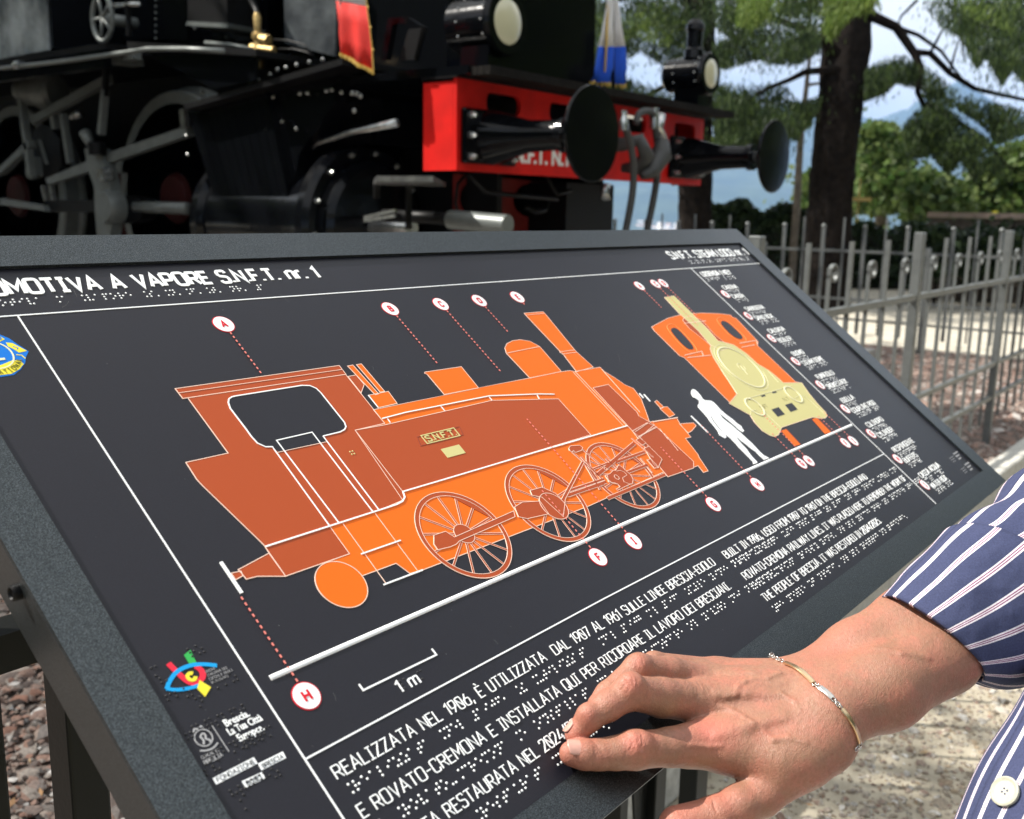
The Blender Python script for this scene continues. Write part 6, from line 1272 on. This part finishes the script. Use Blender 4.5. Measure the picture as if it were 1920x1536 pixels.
# ------------------------------------------------------------------ striped shirt
def stripe_mat(name, count, along=0.):
    m = bpy.data.materials.new(name); m.use_nodes = True; t = m.node_tree; b = t.nodes["Principled BSDF"]; b.inputs["Roughness"].default_value = .85;  b.inputs["Specular IOR Level"].default_value = .25
    uv = nd(t, "ShaderNodeUVMap"); sp = nd(t, "ShaderNodeSeparateXYZ"); t.links.new(uv.outputs[0], sp.inputs[0])
    mu = nd(t, "ShaderNodeMath", operation='MULTIPLY'); mu.inputs[1].default_value = count; t.links.new(sp.outputs[0], mu.inputs[0]); fr_ = nd(t, "ShaderNodeMath", operation='FRACT'); t.links.new(mu.outputs[0], fr_.inputs[0])
    r = nd(t, "ShaderNodeValToRGB"); r.color_ramp.interpolation = 'CONSTANT'; e = r.color_ramp.elements
    blue, wht, pur = (.047, .056, .118, 1), (.70, .66, .70, 1), (.22, .04, .13, 1)
    e[0].position = 0; e[0].color = blue; e[1].position = .385; e[1].color = wht
    for p, c_ in ((.445, pur), (.478, wht), (.518, pur), (.551, wht), (.612, blue)): x = e.new(p); x.color = c_
    t.links.new(fr_.outputs[0], r.inputs[0])
    co = nd(t, "ShaderNodeTexCoord"); n = nd(t, "ShaderNodeTexNoise", Scale=900., Detail=3.); t.links.new(co.outputs["Object"], n.inputs["Vector"])
    mx = nd(t, "ShaderNodeMix", data_type='RGBA', blend_type='MULTIPLY'); mx.inputs[0].default_value = .7; mr = nd(t, "ShaderNodeMapRange"); mr.inputs[1].default_value = .3; mr.inputs[2].default_value = .7; mr.inputs[3].default_value = .7; mr.inputs[4].default_value = 1.2
    t.links.new(n.outputs[0], mr.inputs[0]); t.links.new(r.outputs[0], mx.inputs[6]); t.links.new(mr.outputs[0], mx.inputs[7]); t.links.new(mx.outputs[2], b.inputs["Base Color"])
    n2 = nd(t, "ShaderNodeTexNoise", Scale=38., Detail=2.); t.links.new(co.outputs["Object"], n2.inputs["Vector"])
    bp2 = nd(t, "ShaderNodeBump", Strength=.8, Distance=.005); t.links.new(n2.outputs[0], bp2.inputs["Height"])
    bp = nd(t, "ShaderNodeBump", Strength=.4, Distance=.0002); t.links.new(n.outputs[0], bp.inputs["Height"]); t.links.new(bp2.outputs[0], bp.inputs["Normal"]); t.links.new(bp.outputs[0], b.inputs["Normal"])
    return m
M_cuff = stripe_mat('striped_cotton', 17); M_torso = stripe_mat('striped_cotton_wide', 46)
def loft(name, rings, m, parent, nseg=96, thick=.0012, wave=None, u0=0.):
    """rings of (centre, major half axis, minor half axis) in camera-axis millimetres, splined"""
    K = len(rings); out = []
    for i in range(K-1):
        for s_ in range(8):
            t_ = s_/8; p0, p1, p2, p3 = (rings[max(i-1, 0)], rings[i], rings[i+1], rings[min(i+2, K-1)])
            out.append([.5*((2*p1[q])+(p2[q]-p0[q])*t_+(2*p0[q]-5*p1[q]+4*p2[q]-p3[q])*t_**2+(3*p1[q]-p0[q]-3*p2[q]+p3[q])*t_**3) for q in range(3)])
    out.append(rings[-1]); V = []; UV = []
    for j, (c_, a, b_) in enumerate(out):
        for k in range(nseg+1):
            th = 2*math.pi*k/nseg; p = c_+a*math.cos(th)+b_*math.sin(th)
            if wave: p = p+_un(p-c_)*wave(th, j/(len(out)-1))
            V.append(p); UV.append((k/nseg+u0, j/(len(out)-1)))
    n = nseg+1; F = np.array([(j*n+k, j*n+k+1, (j+1)*n+k+1, (j+1)*n+k) for j in range(len(out)-1) for k in range(nseg)])
    o = raw_mesh(name, to_world(np.array(V)), F, m, parent, smooth=True); uvl = o.data.uv_layers.new(name='UVMap')
    UV = np.array(UV); uvl.data.foreach_set('uv', UV[F.ravel()].astype(np.float32).ravel())
    s_ = o.modifiers.new('s', 'SOLIDIFY'); s_.thickness = thick; s_.offset = 0; return o
def ringp(top, bot, d, b_, dt=0., db=0.):
    A_, B2_ = cs(*top, d+dt), cs(*bot, d+db); return ((A_+B2_)/2, (A_-B2_)/2, np.asarray(b_, float))
r0 = ringp((1668, 1119), (1827, 1275), .706, (5, 5, 37)); r1 = ringp((1732, 1051), (1888, 1291), .722, (13, 10, 42)); r2 = ringp((1800, 986), (1985, 1262), .75, (22, 18, 46))
cw = lambda th, v: .5*math.sin(3*th+2)+.35*math.sin(7*th+4*v)+(.9*math.sin(5*th+9*v) if v > .25 else 0)*min(1, v*1.5)+(1.5*math.exp(-((math.sin(th/2-2.2))/.2)**2)*math.sin(14*v) if v > .1 else 0)
cuff = loft('cuff', [r0, r1, r2], M_cuff, person, 120, .0022, cw)
cuff_in = loft('cuff_lining', [ringp((1673, 1122), (1819, 1264), .708, (4, 4, 34.5)), ringp((1738, 1058), (1880, 1280), .724, (12, 9, 40)), ringp((1806, 994), (1976, 1250), .752, (21, 17, 44))], M_cuff, person, 96, .001, cw)
def sw(th, v):
    return 2.6*math.sin(9*v*2.2+2.6*math.cos(th)+.6)*min(1, v*3+.15)+1.4*math.sin(17*v+3*th)+.9*math.sin(4*th+5*v)
s0_ = ringp((1790, 1002), (1968, 1245), .75, (19, 16, 43)); s1_ = ringp((1846, 958), (2040, 1190), .765, (26, 20, 46)); s2_ = ringp((1916, 903), (2110, 1150), .79, (24, 22, 52)); s3_ = ringp((2010, 800), (2230, 1080), .83, (24, 26, 60)); s4_ = ringp((2120, 650), (2400, 960), .88, (24, 28, 66))
sleeve = loft('sleeve', [s0_, s1_, s2_, s3_, s4_], M_cuff, person, 140, .0012, sw, .02)
# shirt front: a leaning round body; its left edge passes in front of the footpath
def trg(u, v, d, R_): 
    e = cs(u, v, d); ax = _un(cs(1920, 1343, .62)-cs(1825, 1529, .62)); pr = _un(np.cross((0, 0, 1.), ax)); pr = pr if pr[0] > 0 else -pr
    return (e+pr*R_, -pr*R_, np.array([0., 0., R_*.62]))
tor = loft('shirt_front', [trg(2010, 1166, .67, 150), trg(1966, 1253, .65, 150), trg(1921, 1343, .63, 152), trg(1872, 1432, .62, 155), trg(1826, 1529, .615, 158), trg(1780, 1640, .61, 160), trg(1740, 1760, .61, 160)], M_torso, person, 220, .0012, lambda th, v: 1.2*math.sin(5*v+9*th)+.8*math.sin(13*v-4*th))
# placket edge seam and button
pb = cs(1887, 1486, .585)
def surf_t(u, v):
    R_ = (EYE, R3@ray(u, v)); dg = bpy.context.evaluated_depsgraph_get(); dg.update(); o_ = tor.matrix_world.inverted() if False else None
    org_ = Vector(EYE)-Vector(person['_o']); ok, loc, nr, ix = tor.ray_cast(org_, Vector(R_[1]).normalized(), distance=3); return (np.array(loc)+np.array(person['_o']), np.array(nr)) if ok else (to_world(pb), -R_[1])
bpy.context.view_layer.update()
bl_, bn_ = surf_t(1887, 1486); bn_ = bn_ if bn_@(EYE-bl_) > 0 else -bn_
bt = MB().lathe(bl_, bn_, [(-.001, .007), (.0005, .0090), (.0024, .0092), (.0030, .0082), (.0020, .0066), (.0018, .001)], 28).build('button', mat('pearl_button', (.46, .45, .36), .35, coat=.3, var=.08, vscale=300), person, smooth=30)
s1v = _un(np.cross(bn_, (0, 0, 1))); s2v = np.cross(bn_, s1v); th_ = MB()
for a, b_ in ((1, 1), (1, -1), (-1, 1), (-1, -1)): th_.lathe(bl_+bn_*.0012+(s1v*a+s2v*b_)*.0012, bn_, [(0, .0006), (.0009, .0006), (.001, .0001)], 8)
th_.build('button_thread', mat('navy_thread', (.03, .035, .10), .8), bt)

# ------------------------------------------------------------------ bracelet on the wrist
M_silver = mat('silver_chain', (.62, .60, .56), .22, metal=1., bump=.1, bscale=500); M_goldb = mat('pale_gold', (.80, .60, .36), .28, metal=1., bump=.1, bscale=500)
br_o = to_world(hit(1545, 1300)); brace = thing('bracelet', 'thin gold and silver link bracelet round the wrist', 'bracelet', br_o)
def surf(u, v, up=1.3): p = hit(u, v); return p+grad(p)[0]*up
def plate_link(pts, w, m):
    P3 = [surf(u, v, 1.6) for u, v in pts]; P3 = [P3[0]]+[(P3[i]*.5+(P3[i-1]+P3[i+1])*.25) for i in range(1, len(P3)-1)]+[P3[-1]]; V = []; n = len(P3)
    for i, p in enumerate(P3):
        d_ = _un(P3[min(i+1, n-1)]-P3[max(i-1, 0)]); g = grad(p)[0]; sd = _un(np.cross(d_, g)); g = np.cross(sd, d_)
        for a, b_ in ((-1, -.5), (1, -.5), (1, .35), (.6, .75), (-.6, .75), (-1, .35)): V.append(p+sd*a*w/2+g*b_)
    F = [(i*6+k, i*6+(k+1) % 6, (i+1)*6+(k+1) % 6, (i+1)*6+k) for i in range(n-1) for k in range(6)]+[tuple(range(5, -1, -1)), tuple((n-1)*6+k for k in range(6))]
    mb = MB(); mb.add(to_world(np.array(V)), F); return mb.build('link_plate', m, brace, smooth=25)
def lerp_px(l, n): 
    l = np.array(l, float); s_ = np.r_[0, np.cumsum(np.linalg.norm(np.diff(l, axis=0), axis=1))]; q = np.linspace(0, s_[-1], n); return list(zip(np.interp(q, s_, l[:, 0]), np.interp(q, s_, l[:, 1])))
plate_link(lerp_px([(1473, 1246), (1488, 1252), (1504, 1262), (1518, 1275), (1526, 1284)], 12), 3.4, M_goldb)
plate_link(lerp_px([(1538, 1292), (1550, 1301), (1560, 1311)], 8), 3.6, M_silver)
plate_link(lerp_px([(1577, 1330), (1589, 1345), (1599, 1362), (1606, 1380), (1608, 1391)], 12), 3.2, M_goldb)
def link(c_, d_, g, r=1.5, m=M_silver):
    sd = np.cross(d_, g); mb = MB(); n = 10; pts = [c_+(d_*math.cos(2*math.pi*k/n)*r*1.35+sd*math.sin(2*math.pi*k/n)*r) for k in range(n+1)]
    mb.tube(to_world(np.array(pts)), .00042, 5, cap=False); return mb.build('chain_link', m, brace, smooth=True)
for l in ([(1451, 1236), (1457, 1238), (1462, 1240), (1468, 1243)], [(1527, 1285), (1531, 1288), (1535, 1290)], [(1562, 1313), (1566, 1318), (1570, 1322), (1574, 1326)], [(1609, 1394), (1607, 1399), (1603, 1403)]):
    P3 = [surf(u, v, 1.4) for u, v in l]
    for i, p in enumerate(P3):
        d_ = _un(P3[min(i+1, len(P3)-1)]-P3[max(i-1, 0)]); g = grad(p)[0]; g = g if i % 2 == 0 else np.cross(d_, g); link(p, d_, g, 1.35)
# the chain goes on round the back of the wrist
A0, A1 = surf(1451, 1236), surf(1603, 1403); mid = (A0+A1)/2; back = np.array([6, -6, -1.])*0+np.array([0, 0, -46.])
for i in range(1, 22):
    a = math.pi*i/22; p = mid+(A0-A1)/2*math.cos(a)*1.0+back*math.sin(a); d_ = _un(-(A0-A1)/2*math.sin(a)+back*math.cos(a)); link(p, d_, _un(np.cross(d_, (1, 1, 0))) if i % 2 else _un(p-mid), 2.0)

# ------------------------------------------------------------------ air
if HAZE:
    hz = MB().box((-11900, -11900, -131), (19900, 13900, 1150)).build('haze', None, kind='stuff')
    hm = bpy.data.materials.new('haze_air'); hm.use_nodes = True; t = hm.node_tree; t.nodes.remove(t.nodes["Principled BSDF"])
    pv = t.nodes.new("ShaderNodeVolumePrincipled"); pv.inputs["Color"].default_value = (.34, .57, 1, 1); pv.inputs["Density"].default_value = .000115
    pv.inputs["Anisotropy"].default_value = .1
    t.links.new(pv.outputs[0], t.nodes["Material Output"].inputs["Volume"]); hz.data.materials.append(hm)
for o in bpy.data.objects:
    if '_o' in o: del o['_o']
